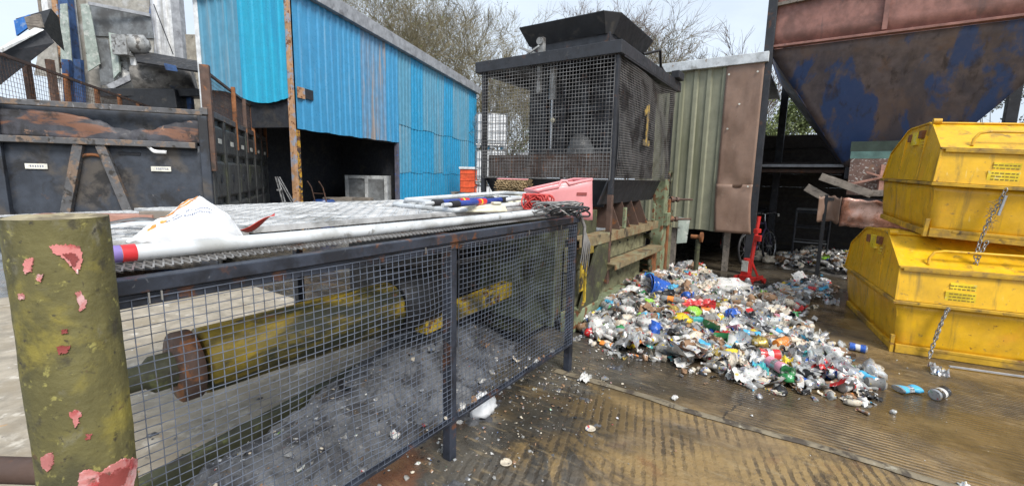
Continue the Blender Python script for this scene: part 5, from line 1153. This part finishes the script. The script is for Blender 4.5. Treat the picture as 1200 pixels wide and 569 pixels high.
def disc(mb, Mx, r_, c1, c2, R=.05, n=14):
    mb.cur = IX[c1]; mb.lathe([(R*.9,.0),(R,.004),(R*.98,.008),(R*.8,.005),(R*.2,.005)], n, Mx, True, lambda p: Vector((p.x*1.05, p.y, p.z+.002*sin(atan2(p.y,p.x)*2))))
def cup(mb, Mx, r_, c1, c2, R=.045, L=.11, n=12):
    mb.cur = IX[c1]; mb.lathe([(R*.7,0),(R*.72,.002),(R,L),(R*1.06,L),(R*1.03,L+.004),(R*.96,L),(R*.68,.006)], n, Mx, True, lambda p: Vector((p.x*(1-.25*p.z/L), p.y*(1+.1*p.z/L), p.z)))
HEAP = [(2.42,.36),(2.26,.06),(2.2,-.3),(2.28,-.55),(2.17,-.83),(2.16,-1.08),(2.14,-1.31),(2.3,-1.62),(2.36,-1.9),(2.6,-2.06),(3.15,-2.0),(3.7,-1.72),(4.5,-1.5),(5.5,-1.75),(6.4,-1.9),(7.2,-1.8),(6.9,-1.4),(6.35,-1.3),(5.75,-1.1),(5.65,-.55),(6.3,-.15),(7.0,-.05),(7.2,.35),(5.9,.5),(5.3,.36),(2.6,.36)]
BACKH = [(8.0,-1.1),(7.6,-2.2),(7.9,-3.0),(9.4,-3.4),(10.3,-2.6),(10.2,-1.4),(9.0,-.95)]
def inside(P, x, y):
    r_ = False; n = len(P)
    for i in range(n):
        (x1, y1), (x2, y2) = P[i], P[i-1]
        if (y1 > y) != (y2 > y) and x < (x2-x1)*(y-y1)/(y2-y1)+x1: r_ = not r_
    return r_
def edge_d(P, x, y, first=0):
    b = 9
    for i in range(first, len(P)):
        p1, p2 = Vector(P[i-1]), Vector(P[i]); d_ = p2-p1; t_ = max(0, min(1, (Vector((x,y))-p1).dot(d_)/max(1e-9, d_.length_squared))); b = min(b, (p1+d_*t_-Vector((x,y))).length)
    return b
def heap_h(u, v):
    if not inside(HEAP, u, v): return 0
    near_wall = .36 if 2.5 < u < 5.4 else 0
    d_ = min(edge_d(HEAP[:24], u, v, 1), 1.)
    big = .09+.13*math.exp(-((u-4.4)/1.3)**2-((v-.05)/.6)**2)
    if u > 4.8: big *= max(.3, 1-(u-4.8)*.55)
    if v < -.9: big *= max(.35, 1-(-.9-v)*.7)
    return max(0, big*(1-math.exp(-d_*1.9))*(1+.5*fbm(u*1.7, v*1.7, 3)))
def back_h(u, v):
    return .22*(1-math.exp(-edge_d(BACKH, u, v)*3)) if inside(BACKH, u, v) else 0
def frame_at(u, v, z, r_, flat=.5):
    n_ = Vector((r_.gauss(0, flat), r_.gauss(0, flat), 1)).normalized()
    return Matrix.Translation((u, v, z)) @ n_.to_track_quat('Z', 'Y').to_matrix().to_4x4() @ Matrix.Rotation(r_.uniform(0, 6.28), 4, 'Z')
LIE = Matrix.Rotation(pi/2, 4, 'X')
def item(mb, r_, u, v, z, c1=None, c2=None, what=None, s=1.):
    c1 = c1 or pick(r_); c2 = c2 or pick(r_); what = what or r_.choices(['can','flat','bottle','sheet','lump','cup'], [34, 24, 8, 22, 11, 4])[0]
    if what == 'can': can(mb, frame_at(u, v, z+.025*s, r_, .35) @ LIE @ Matrix.Translation((0,0,-.06*s)), r_, c1, c2, r_.choice([.115,.115,.15])*s, .033*s, r_.uniform(.1,.8))
    elif what == 'flat': can(mb, frame_at(u, v, z+.014*s, r_, .3) @ Matrix.Scale(.42, 4, (0,0,1)) @ LIE @ Matrix.Translation((0,0,-.06*s)), r_, c1, c2, .12*s, .038*s, r_.uniform(.4,.9))
    elif what == 'bottle': bottle(mb, frame_at(u, v, z+.032*s, r_, .25) @ LIE @ Matrix.Translation((0,0,-.12*s)), r_, r_.choice(['clear','clear','white',c1]), c2, r_.uniform(.19,.26)*s, .034*s)
    elif what == 'sheet': sheet(mb, frame_at(u, v, z+.03*s, r_, .4), r_, c1, c2, r_.uniform(.1,.27)*s, r_.uniform(.07,.17)*s, r_.uniform(.015,.05)*s)
    elif what == 'lump': lump(mb, frame_at(u, v, z+.03*s, r_, .5), r_, c1, c2, r_.uniform(.05,.1)*s, r_.uniform(.04,.07)*s, r_.uniform(.025,.05)*s)
    else: cup(mb, frame_at(u, v, z+.035*s, r_, .3) @ LIE, r_, c1, c2, .042*s, .1*s)
hr = random.Random(21)
def pile(P, hf, n, core_step, seed):
    r_ = random.Random(seed); mb = MB()
    us = [p[0] for p in P]; vs = [p[1] for p in P]; u0, u1, v0, v1 = min(us), max(us), min(vs), max(vs)
    mb.cur = len(LN); nu, nv = int((u1-u0)/core_step), int((v1-v0)/core_step)
    mb.grid(lambda a, b: (u0+(u1-u0)*a, v0+(v1-v0)*b, hf(u0+(u1-u0)*a, v0+(v1-v0)*b)-.035), nu, nv, False)
    k_ = 0
    while k_ < n:
        u, v = r_.uniform(u0, u1), r_.uniform(v0, v1)
        if not inside(P, u, v): continue
        d_ = edge_d(P, u, v)
        if d_ < .4 and v < .2 and r_.random() > .12+2.2*d_: continue
        if u > 6.2 and P is HEAP and r_.random() < .55: continue
        if P is HEAP and v < -.7 and 3.6 < u < 7 and r_.random() < .35: continue
        item(mb, r_, u, v, hf(u, v)+r_.uniform(-.015,.03), s=r_.uniform(.75,1.15)); k_ += 1
    for _ in range(int(n*.045)):          # larger films, bags and crushed bottles on top
        u, v = r_.uniform(u0, u1), r_.uniform(v0, v1)
        if not inside(P, u, v) or edge_d(P, u, v) < .07: continue
        item(mb, r_, u, v, hf(u, v)+.02, r_.choice(['white','clear','clear','white','cream','cream','silver','brown','white','sky','grey']), None, r_.choice(['sheet','lump','bottle','bottle','flat','can','sheet']), r_.uniform(1.2,1.6))
    for _ in range(int(n*.05)):          # stragglers trodden out past the edge
        i = r_.randrange(1, 19) if P is HEAP else r_.randrange(len(P)); a, b = P[i-1], P[i]; t_ = r_.random(); g_ = abs(r_.gauss(0, .11))
        cx_, cy_ = sum(us)/len(us), sum(vs)/len(vs); x_, y_ = a[0]+(b[0]-a[0])*t_, a[1]+(b[1]-a[1])*t_; L_2 = max(.01, sqrt((x_-cx_)**2+(y_-cy_)**2))
        x_ += (x_-cx_)/L_2*g_; y_ += (y_-cy_)/L_2*g_
        if y_ < .3: item(mb, r_, x_, y_, 0, None, None, r_.choice(['flat','sheet','lump','lump','sheet']), r_.uniform(.25,.75))
    return mb
def stuff(mb, name, label):
    q = kind(mb.build(name, LM), 'stuff'); q.location = BO; q.rotation_euler = (0,0,BA); q['label'] = label; return q
stuff(pile(HEAP, heap_h, 3900, .07, 4), 'litter_heap', 'spilled heap of mixed cans, film and plastic packaging')
stuff(pile(BACKH, back_h, 420, .12, 9), 'litter_patch', 'low patch of pale film and packaging by the board wall')
# fine scatter on the ground
sc = MB(); r_ = random.Random(12)
for i in range(900):
    q = r_.random()
    if q < .5: u, v = r_.gauss(1.3, .8), r_.gauss(-.15, .22)
    elif q < .75: u, v = r_.gauss(2.2, .35), r_.gauss(-.5, .7)
    else: u, v = r_.uniform(.2, 8), r_.uniform(-2.6, .3)
    s_ = r_.choice([.003,.004,.005,.007,.01,.016]) if q < .75 else r_.choice([.004,.006,.01])
    sc.cur = IX[r_.choice(['white','grey','cream','brown','silver','brown','black','brown','grey','grey','brown','grey'])]
    m_ = frame_at(u, v, .004+s_*.25, r_, .3); p_ = [m_ @ Vector((r_.uniform(.5,1)*s_*cos(k_*1.25), r_.uniform(.4,1)*s_*sin(k_*1.25), r_.uniform(-.3,.3)*s_)) for k_ in range(5)]
    p_ += [m_ @ Vector((0,0,s_*.3))]; sc.add(p_, [(0,1,5),(1,2,5),(2,3,5),(3,4,5),(4,0,5)])
for i in range(1300):
    u, v = r_.uniform(-1.3, 1.6), r_.uniform(-.35, 1.3); z = max(0, mound_h(u, v)); s_ = r_.choice([.004,.006,.009,.015])
    sc.cur = IX[r_.choice(['white','silver','grey','grey','brown','black','black','cream','grey'])]
    m_ = frame_at(u, v, z+.003, r_, .4); p_ = [m_ @ Vector((r_.uniform(.5,1)*s_*cos(k_*1.25), r_.uniform(.4,1)*s_*sin(k_*1.25), r_.uniform(-.3,.3)*s_)) for k_ in range(5)]+[m_ @ Vector((0,0,s_*.3))]
    sc.add(p_, [(0,1,5),(1,2,5),(2,3,5),(3,4,5),(4,0,5)])
for i in range(70):
    u, v = r_.uniform(-1.2, 1.5), r_.uniform(.05, .95); item(sc, r_, u, v, max(0, mound_h(u, v))-.004, r_.choice(['white','grey','cream','brown','silver','clear','black','brown']), None, r_.choice(['lump','sheet','flat']), r_.uniform(.2,.5))
for i in range(16):
    u = r_.uniform(-1.0, 1.4); item(sc, r_, u, .03, .255, r_.choice(['white','cream','clear','brown','grey']), None, 'lump', r_.uniform(.15,.35))
stuff(sc, 'litter_crumbs', 'small pale scraps scattered over the wet ground')

# single pieces one can pick out in the heap and round it
NM = dict(can='drink_can', flat='flattened_can', bottle='plastic_bottle', sheet='film_scrap', lump='crumpled_wrapper', cup='plastic_cup', disc='round_tin_disc')
CT = dict(can='can', flat='can', bottle='bottle', sheet='film scrap', lump='wrapper', cup='cup', disc='lid')
used = set()
def single(u, v, z, what, c1, c2, label, s=1., seed=None, yaw=None):
    r_ = random.Random(seed if seed is not None else hash((round(u*100), round(v*100))) % 9999); mb = MB()
    base = Matrix.Rotation(r_.uniform(0, 6.28) if yaw is None else yaw, 4, 'Z')
    if what == 'can': can(mb, base @ Matrix.Translation((0,0,.03*s)) @ LIE @ Matrix.Translation((0,0,-.06*s)), r_, c1, c2, .125*s, .033*s, r_.uniform(.1,.5), 16)
    elif what == 'flat': can(mb, base @ Matrix.Translation((0,0,.018*s)) @ Matrix.Scale(.45, 4, (0,0,1)) @ LIE @ Matrix.Translation((0,0,-.06*s)), r_, c1, c2, .13*s, .038*s, .7, 14)
    elif what == 'bottle': bottle(mb, base @ Matrix.Translation((0,0,.034*s)) @ LIE @ Matrix.Translation((0,0,-.12*s)), r_, c1, c2, .23*s, .036*s, 16)
    elif what == 'sheet': sheet(mb, base @ Matrix.Translation((0,0,.035*s)), r_, c1, c2, .22*s, .13*s, .06*s, 12)
    elif what == 'lump': lump(mb, base @ Matrix.Translation((0,0,.035*s)), r_, c1, c2, .09*s, .06*s, .045*s, 16)
    elif what == 'cup': cup(mb, base @ Matrix.Translation((0,0,.045*s)) @ LIE, r_, c1, c2, .045*s, .11*s, 18)
    elif what == 'disc': disc(mb, base, r_, c1, c2, .055*s)
    used_c = sorted(set(mb.mi)); mb.mi = [used_c.index(i) for i in mb.mi]
    q = mb.build(NM[what], [LM[i] for i in used_c]); q.location = W(u, v, z); q.rotation_euler = (0,0,BA); used.add(label)
    return tag(q, label, CT[what], 'single pieces of litter')
hand = [(994,453,'can','white','red','white can with a red mark lying at the near edge of the heap',1.45,.9), (1017,446,'can','sky','sky','light blue can beside the white can at the heap corner',1.4,2.2), (1023,436,'lump','clear','clear','clear crumpled cup behind the light blue can',1.3,0),
 (941,446,'flat','white','blue','flattened blue and white can on the near edge of the heap',1.6,2.5), (909,437,'can','pink','silver','dented silver and mauve can lying on the concrete edge',1.5,2.4), (921,433,'sheet','yellow','white','yellow wrapper scrap tucked beside the mauve can',.7,0), (890,434,'sheet','teal','sky','teal foil scrap beside the red can',.85,.3),
 (900,424,'can','red','white','bright red dented can on the front slope of the heap',1.5,.5), (908,412,'cup','orange','yellow','orange and yellow cup above the red can',1.15,1.), (862,428,'sheet','cream','white','pale pinkish plastic tray flap on the front edge of the heap',1.15,.4), (837,418,'sheet','gold','gold','gold foil scrap at the front edge of the heap',.9,0), (824,421,'flat','white','blue','white and blue flattened can next to the gold foil',1.3,1.),
 (960,432,'sheet','clear','white','large clear plastic tray lying near the heap corner',1.2,.2), (872,443,'sheet','white','sky','long white film sliver poking onto the bare concrete',1.1,2.2), (836,402,'cup','green','lime','green crushed cup half way up the front slope',1.1,0), (880,400,'can','sky','silver','light blue and silver can standing out above the gold wrapper',1.4,.2),
 (889,409,'lump','gold','gold','gold crumpled wrapper below the light blue and silver can',1.2,0), (836,376,'disc','lime','lime','round lime green lid in the middle of the heap',1.2,0), (812,372,'lump','lime','lime','lime green wrapper left of the round green lid',1.3,0), (815,381,'bottle','teal','teal','green tinted bottle lying in the middle of the heap',1.1,.7), (804,381,'disc','pink','pink','small bright pink lid left of the green bottle',.9,0),
 (858,375,'lump','blue','blue','deep blue wrapper in the middle of the heap',1.3,0), (787,347,'lump','sky','sky','turquoise wrapper at the top left of the heap',1.0,0), (768,389,'lump','blue','blue','blue wrapper on the left slope of the heap',1.1,0), (697,386,'lump','white','red','white crumpled carton at the left end of the heap',1.3,0), (712,402,'flat','orange','brown','rusty orange flattened can at the left foot of the heap',1.2,0), (740,403,'sheet','silver','clear','wide silver film scrap at the left foot of the heap',1.6,0),
 (1064,455,'flat','sky','silver','crushed blue and silver can lying alone on the wet concrete',1.5,.8), (1101,462,'can','black','white','dark can with a pale end lying alone right of the crushed one',1.35,1.0), (593,537,'disc','cream','cream','flat tan lid on the ground nearest the guard leg',.62,0), (692,498,'disc','cream','grey','flat pale lid on the ground in the middle of the yard',.62,0), (709,440,'disc','grey','grey','grey flat lid on the ground by the guard end post',.6,0), (686,441,'sheet','white','grey','white paper scrap on the ground beside the guard end post',.6,0),
 (791,463,'lump','white','silver','small white lump alone on the bare concrete',.35,0), (1131,565,'sheet','white','white','white paper scrap lying on the slab joint',.4,0), (1100,432,'sheet','silver','green','silver scrap under the lower yellow bin chain',.9,0), (945,415,'sheet','white','cream','white and cream carton flap behind the clear tray',1.3,.2), (985,424,'lump','clear','clear','clear crumpled bottle wrap near the heap corner',1.1,0),
 (975,352,'sheet','silver','black','silver foil at the right edge of the heap by the bins',1.3,0), (930,361,'sheet','red','red','flat red wrapper on the right side of the heap',1.1,1.2), (888,425,'sheet','white','clear','white film fold beside the teal foil',1.0,0), (1005,408,'can','blue','white','blue can lying at the right corner of the heap',1.2,0), (940,398,'sheet','clear','white','broad clear film sheet on the right slope',1.3,0), (876,343,'can','blue','blue','blue tin just below the red jack',1.2,0), (790,362,'disc','red','red','round red lid under the red plastic sheet',1.1,0)]
for px, py, what, c1, c2, lb, s_, yaw in hand:
    p = at(px, py, 0.02)
    for _ in range(4):
        u, v = toB(p); p = at(px, py, heap_h(u, v)+.03)
    u, v = toB(p); single(u, v, heap_h(u, v)+(.055 if heap_h(u, v) > .01 else .004), what, c1, c2, lb, s_, None, yaw)
def region(u, v):
    if u < 2.75: return 'at the near edge' if v > -1.2 else 'at the near corner by the yellow bins'
    if v > .05 and u < 5.2: return 'against the baler base'
    if v < -1.15: return 'at the right edge by the bins'
    if u > 6.0: return 'near the red jack'
    if u < 3.6: return 'on the front slope'
    return 'on the upper slope' if u < 4.8 else 'behind the crest'
CN = dict(sky='light blue', clear='clear', lime='lime green', silver='silver', gold='gold')
WN = dict(can='dented can', flat='flattened can', bottle='plastic bottle', sheet='scrap of film', lump='crumpled wrapper', cup='plastic cup')
hr = random.Random(33); k_ = 0; tries = 0
while k_ < 130 and tries < 4000:
    tries += 1; u, v = hr.uniform(2.2, 7), hr.uniform(-2.1, .35)
    if not inside(HEAP, u, v) or edge_d(HEAP, u, v) < .06: continue
    c1, c2 = pick(hr), pick(hr); what = hr.choice(['can','can','flat','bottle','sheet','lump','cup']); big = hr.choice([1.,1.2])
    lb = f"{CN.get(c1, c1)} {WN[what]} in the heap {region(u, v)}"
    if lb in used: continue
    single(u, v, heap_h(u, v)+.055, what, c1, c2 if what in ('bottle',) else c1, lb, big, hr.randint(0, 9999)); k_ += 1
# the larger pieces
def onheap(px, py, dz_=.0):
    p = at(px, py, .1)
    for _ in range(4): p = at(px, py, heap_h(*toB(p))+dz_)
    return p
q = thing('blue_tub', 'bright blue plastic tub lying on its side at the top of the heap', 'tub', onheap(772, 336, .09), BA+2.2)
MB().lathe([(.11,-.12),(.13,.0),(.155,.13),(.17,.13),(.165,.145),(.145,.135),(.12,.0),(.1,-.11)], 24, Matrix.Rotation(radians(78), 4, 'Y'), True, lambda p: Vector((p.x*.85+.01*sin(p.z*30), p.y*1.15, p.z))).build('shell', LM[IX['blue']], q)
MB().path([(.13,.12*sin(a*pi/8),.04+.12*cos(a*pi/8)) for a in range(9)], .008, 6).build('handle', LM[IX['blue']], q)
def big_sheet(px, py, a, b, amp, mat, name, label, cat, yaw, dz_=.08, tilt=.15, th=.004, sc_=2.6, seed=1):
    mb = MB().grid(lambda x, y: ((x-.5)*a*(1+.2*fbm(y*3+seed, 1, 1)), (y-.5)*b*(1+.2*fbm(x*3+seed, 2, 1)), amp*fbm(x*sc_+seed, y*sc_, 0)+amp*.4*fbm(x*sc_*3+seed, y*sc_*3, 0)), 20, 16, False)
    q = mb.build(name, mat, None, 0, th); q.location = onheap(px, py, dz_); q.rotation_euler = (tilt, tilt*.6, BA+yaw); return tag(q, label, cat)
big_sheet(806, 356, .55, .22, .10, LM[IX['red']], 'plastic_sheet', 'bright red crumpled plastic sheet across the upper heap', 'plastic sheet', -1.2, .08, -.15)
big_sheet(797, 341, .30, .28, .07, LM[IX['brown']], 'cardboard_flap', 'reddish brown cardboard flap above the red plastic sheet', 'cardboard', .3, .12, -.5, seed=4)
big_sheet(822, 336, .42, .34, .05, LM[IX['cream']], 'cardboard_sheet', 'grey brown cardboard sheet near the top of the heap', 'cardboard', -.2, .10, -.35, seed=6)
big_sheet(781, 376, .30, .46, .06, LM[IX['grey']], 'grey_film', 'grey matted paper sheet draped on the left slope', 'paper', -.3, .06, -.3, seed=8)
big_sheet(935, 426, .34, .24, .045, LM[IX['clear']], 'clear_film', 'crumpled clear film spread near the heap corner', 'film', .3, .05, .1, seed=12)
big_sheet(905, 385, .34, .24, .06, LM[IX['clear']], 'clear_film', 'crumpled clear film high on the right slope', 'film', .8, .06, .1, seed=14)
q = MB(); blob(q, (0,0,.08), .30, .17, .11, 26, 14, .3, 2.2, 5, .7); q = q.build('white_sack', LM[IX['white']]); q.location = onheap(851, 343, .02); q.rotation_euler = (0,0,BA-1.0); tag(q, 'stuffed white plastic sack lying on the crest of the heap', 'sack')
for i, (px, py, s_, lb) in enumerate(((888,305,.2,'pale stuffed bag behind the red jack, left one of the two'), (902,308,.15,'small pale stuffed bag behind the red jack, right one of the two'), (950,299,.22,'pale film bundle by the foot of the cage trolley'))):
    q = MB(); blob(q, (0,0,s_*.4), s_, s_*.7, s_*.6, 20, 12, .35, 2.4, i*7, .6); q = q.build('stuffed_bag', LM[IX['cream']]); q.location = at(px, py, 0); tag(q, lb, 'bag', 'pale bags at the back')
rg = MB().grid(lambda a, b: (-.35+.75*a, .02*sin(a*5)+.13*(b-.5)*(1+.3*sin(a*3)), .02+.14*abs(b-.5)+.10*a*a-.05*a), 16, 8)
q = rg.build('rusty_channel', M['brown_steel'], None, 0, .005); q.location = onheap(792, 408, .0); q.rotation_euler = (0,0,BA-2.35); tag(q, 'rusty brown curved metal channel at the front foot of the heap', 'metal channel')
q = MB().bar((-.28,0,0),(.28,0,.03),.035,.02).build('black_strip', LM[IX['black']]); q.location = onheap(755, 366, .07); q.rotation_euler = (0,0,BA-1.1); tag(q, 'black plastic strip lying across the left slope', 'strip')
q = MB().bar((-.3,0,0),(.3,0,.0),.02,.012).build('grey_batten', M['gutter']); q.location = at(1165, 436, .02); q.rotation_euler = (0,0,BR+.05); tag(q, 'thin grey batten lying under the lower yellow bin', 'batten')

# ------------------------------------------------------------------ trees and bushes
def tree(name, label, loc, h, seed, spread=.5, stems=1, depth=5, twig='twig', ivy=0, leafy=0, trunk_r=.16):
    r_ = random.Random(seed); t_ = thing(name, label, 'tree', loc, 0, 'bare trees beyond the sheds'); br_ = MB(); tk = MB(); tips = []; ways = []
    def grow(p, d_, L, rad, k_):
        n = 5 if k_ < 2 else 4; pts = [p.copy()]; rs = [rad]; dd_ = d_.copy(); q = p.copy(); outl = []
        for i in range(n):
            dd_ = (dd_+Vector((r_.gauss(0,.16), r_.gauss(0,.16), r_.gauss(.03,.1)))).normalized(); q = q+dd_*(L/n); pts.append(q.copy()); rs.append(rad*(1-.62*(i+1)/n)); outl.append((q.copy(), dd_.copy(), rs[-1]))
        (tk if k_ == 0 else br_).path(pts, rs, 8 if k_ == 0 else (5 if k_ < 3 else 3), False)
        if k_ <= 1: ways.extend(outl)
        if k_ >= depth: tips.append(pts[-1]); return
        m = r_.choice([4,5]) if k_ < depth-1 else r_.choice([6,7,8])
        for j in range(m):
            q, d0, r0 = outl[min(n-1, int(n*(.3+.7*(j+.5)/m)))]
            side = Vector((r_.gauss(0,1), r_.gauss(0,1), r_.gauss(.0,.5))); side = (side-d0*side.dot(d0)).normalized()
            nd = (d0*(1-.4*spread)+side*(spread*r_.uniform(.6,1.3))+Vector((0,0,.12))).normalized()
            grow(q, nd, L*r_.uniform(.5,.78), max(.0105, r0*r_.uniform(.5,.72)), k_+1)
    for s_ in range(stems):
        a = r_.uniform(0, 6.28); lean_ = 0 if stems == 1 else .35
        grow(Vector((.2*cos(a)*(stems > 1), .2*sin(a)*(stems > 1), -.1)), Vector((lean_*cos(a), lean_*sin(a), 1)).normalized(), h*.42, trunk_r, 0)
    tk.build('trunk', M['bark'], t_); br_.build('branches', M[twig], t_)
    def leaves(pts, n, sp, size, mat, nm):
        mb = MB()
        for i in range(n):
            c = r_.choice(pts)+Vector((r_.gauss(0,sp), r_.gauss(0,sp), r_.gauss(0,sp))); n_ = Vector((r_.gauss(0,1), r_.gauss(0,1), r_.gauss(.4,1))).normalized(); a = n_.orthogonal().normalized(); b = n_.cross(a); s_ = size*r_.uniform(.6,1.4)
            mb.add([c-a*s_, c-b*s_*.6, c+a*s_, c+b*s_*.6], [(0,1,2,3)])
        mb.build(nm, M[mat], t_)
    if ivy: leaves([w[0] for w in ways if w[0].z < h*.75], ivy, .22, .06, 'leaf', 'ivy')
    if leafy: leaves(tips, leafy, .18, .05, 'leaf_light', 'leaves')
    return t_
def px_ground(px, Y): p = atY(px, 210, Y); p.z = 0; return p
tree('bare_tree', 'tall bare spreading tree behind the ridge of the blue shed', px_ground(470, 30), 15, 3, .62, 1, 5, 'twig', 0, 900, .22)
tree('ivy_tree', 'bare tree with ivy covered limbs above the low end of the blue shed', px_ground(540, 27), 13, 11, .55, 2, 5, 'twig', 9000, 900, .2)
tree('bare_tree', 'pale bare tree between the blue shed and the baler hood', px_ground(610, 31), 15, 5, .6, 2, 5, 'twig', 0, 0, .18)
tree('bare_tree', 'bare twiggy tree directly behind the flared hood', px_ground(690, 29), 12.5, 8, .6, 2, 5, 'twig_red', 0, 0, .16)
tree('bare_tree', 'thin bare tree to the right of the flared hood', px_ground(745, 25), 9.2, 17, .6, 2, 5, 'twig', 0, 0, .1)
tree('bare_tree', 'broad pale bare tree filling the gap left of the hood', px_ground(575, 34), 17, 41, .65, 2, 5, 'twig', 1500, 900, .2)
tree('bare_tree', 'dense bare tree far behind the baler hood', px_ground(655, 36), 17, 43, .65, 2, 5, 'twig_red', 0, 500, .2)
tree('bare_tree', 'bare tree rising behind the upper end of the blue shed roof', px_ground(415, 33), 18, 47, .65, 1, 5, 'twig', 0, 900, .22)
tree('sapling', 'fine bare sapling showing above the olive lean-to', px_ground(850, 24), 9.0, 19, .4, 2, 4, 'twig_red', 0, 0, .05)
tree('sapling', 'small bare sapling beside the tall hopper leg', px_ground(885, 22), 7.6, 23, .4, 2, 4, 'twig', 0, 0, .05)
tree('bare_tree', 'low bare tree with small ivy at the foot of the baler', px_ground(575, 24), 8, 29, .6, 2, 5, 'twig', 1800, 0, .12)
def bush(label, loc, w, h, seed, mat, n, dens=.75):
    r_ = random.Random(seed); t_ = thing('bush', label, 'bush', loc, 0, 'bushes behind the yard'); mb = MB(); st_ = MB()
    cl = [(Vector((r_.uniform(-w,w), r_.uniform(-w*.5,w*.5), r_.uniform(.25,1)*h)), r_.uniform(.35,.8)) for _ in range(26)]
    for c, s_ in cl:
        st_.path([(c.x*.3,c.y*.3,0),(c.x*.7,c.y*.7,c.z*.5),c], [.03,.02,.006], 4, False)
        for _ in range(3): st_.path([c, c+Vector((r_.gauss(0,.5), r_.gauss(0,.4), abs(r_.gauss(.3,.4))))], [.008,.003], 3, False)
    for i in range(n):
        c, s_ = r_.choice(cl); d_ = Vector((r_.gauss(0,1), r_.gauss(0,1), r_.gauss(0,.8))); d_ = d_.normalized()*s_*r_.random()**.45
        n_ = Vector((r_.gauss(0,1), r_.gauss(0,1), r_.gauss(.5,1))).normalized(); a = n_.orthogonal().normalized(); b = n_.cross(a); q = .055*r_.uniform(.5,1.4); c = c+d_
        mb.add([c-a*q, c-b*q*.5, c+a*q, c+b*q*.5], [(0,1,2,3)])
    st_.build('stems', M['bark'], t_); mb.build('leaves', M[mat], t_)
bush('light green bush seen through the gap beside the hopper leg', px_ground(928, 17), 1.8, 5.6, 2, 'leaf_light', 17000)
bush('grey green thorny bush to the right of the hopper cone', px_ground(1185, 17), 2.6, 6.4, 6, 'leaf_grey', 17000)
bush('dark bush behind the grey green one at far right', px_ground(1130, 20), 2.0, 4.2, 9, 'leaf', 5000)

# ------------------------------------------------------------------ sky, sun, camera
EL, AZ = radians(48), radians(150)      # soft high sun behind the camera's right shoulder
w = bpy.data.worlds.new('World'); S.world = w; w.use_nodes = True; nt = w.node_tree; g = G(nt); bgn = nt.nodes['Background']
sky = g.new('ShaderNodeTexSky', sky_type='NISHITA', sun_disc=False, sun_elevation=EL, sun_rotation=AZ, air_density=1., dust_density=3., ozone_density=1.)
gen = g.coord('Generated')
cl = g.ramp(g.noise(g.mapping(gen, (1.2,1.2,3.)), 1.6, 7, .6, .4), .3, .7, .72, .97)
g.set(bgn.inputs['Color'], g.mix(cl, sky.outputs[0], (6.4,7.25,8.3)))
bgn.inputs['Strength'].default_value = .085
sl = bpy.data.lights.new('sun', 'SUN'); sl.energy = 2.3; sl.angle = radians(20); sl.color = (1, .96, .9)
so = bpy.data.objects.new('sun', sl); COL.objects.link(so)
sd = Vector((sin(AZ)*cos(EL), cos(AZ)*cos(EL), sin(EL))); so.rotation_euler = sd.to_track_quat('Z', 'Y').to_euler(); so.location = sd*40
cam = bpy.data.cameras.new('camera'); cam.sensor_width = 36; cam.lens = 36*FPX/1200; cam.clip_start = .05; cam.clip_end = 600
co = bpy.data.objects.new('camera', cam); COL.objects.link(co)
co.matrix_world = Matrix.Translation(EYEP) @ CAMROT.to_4x4(); S.camera = co
S.view_settings.view_transform = 'Standard'; S.view_settings.look = 'None'; S.view_settings.gamma = 1; S.view_settings.exposure = .74; S.view_settings.use_curve_mapping = False
S.cycles.max_bounces = 6; S.cycles.use_denoising = True
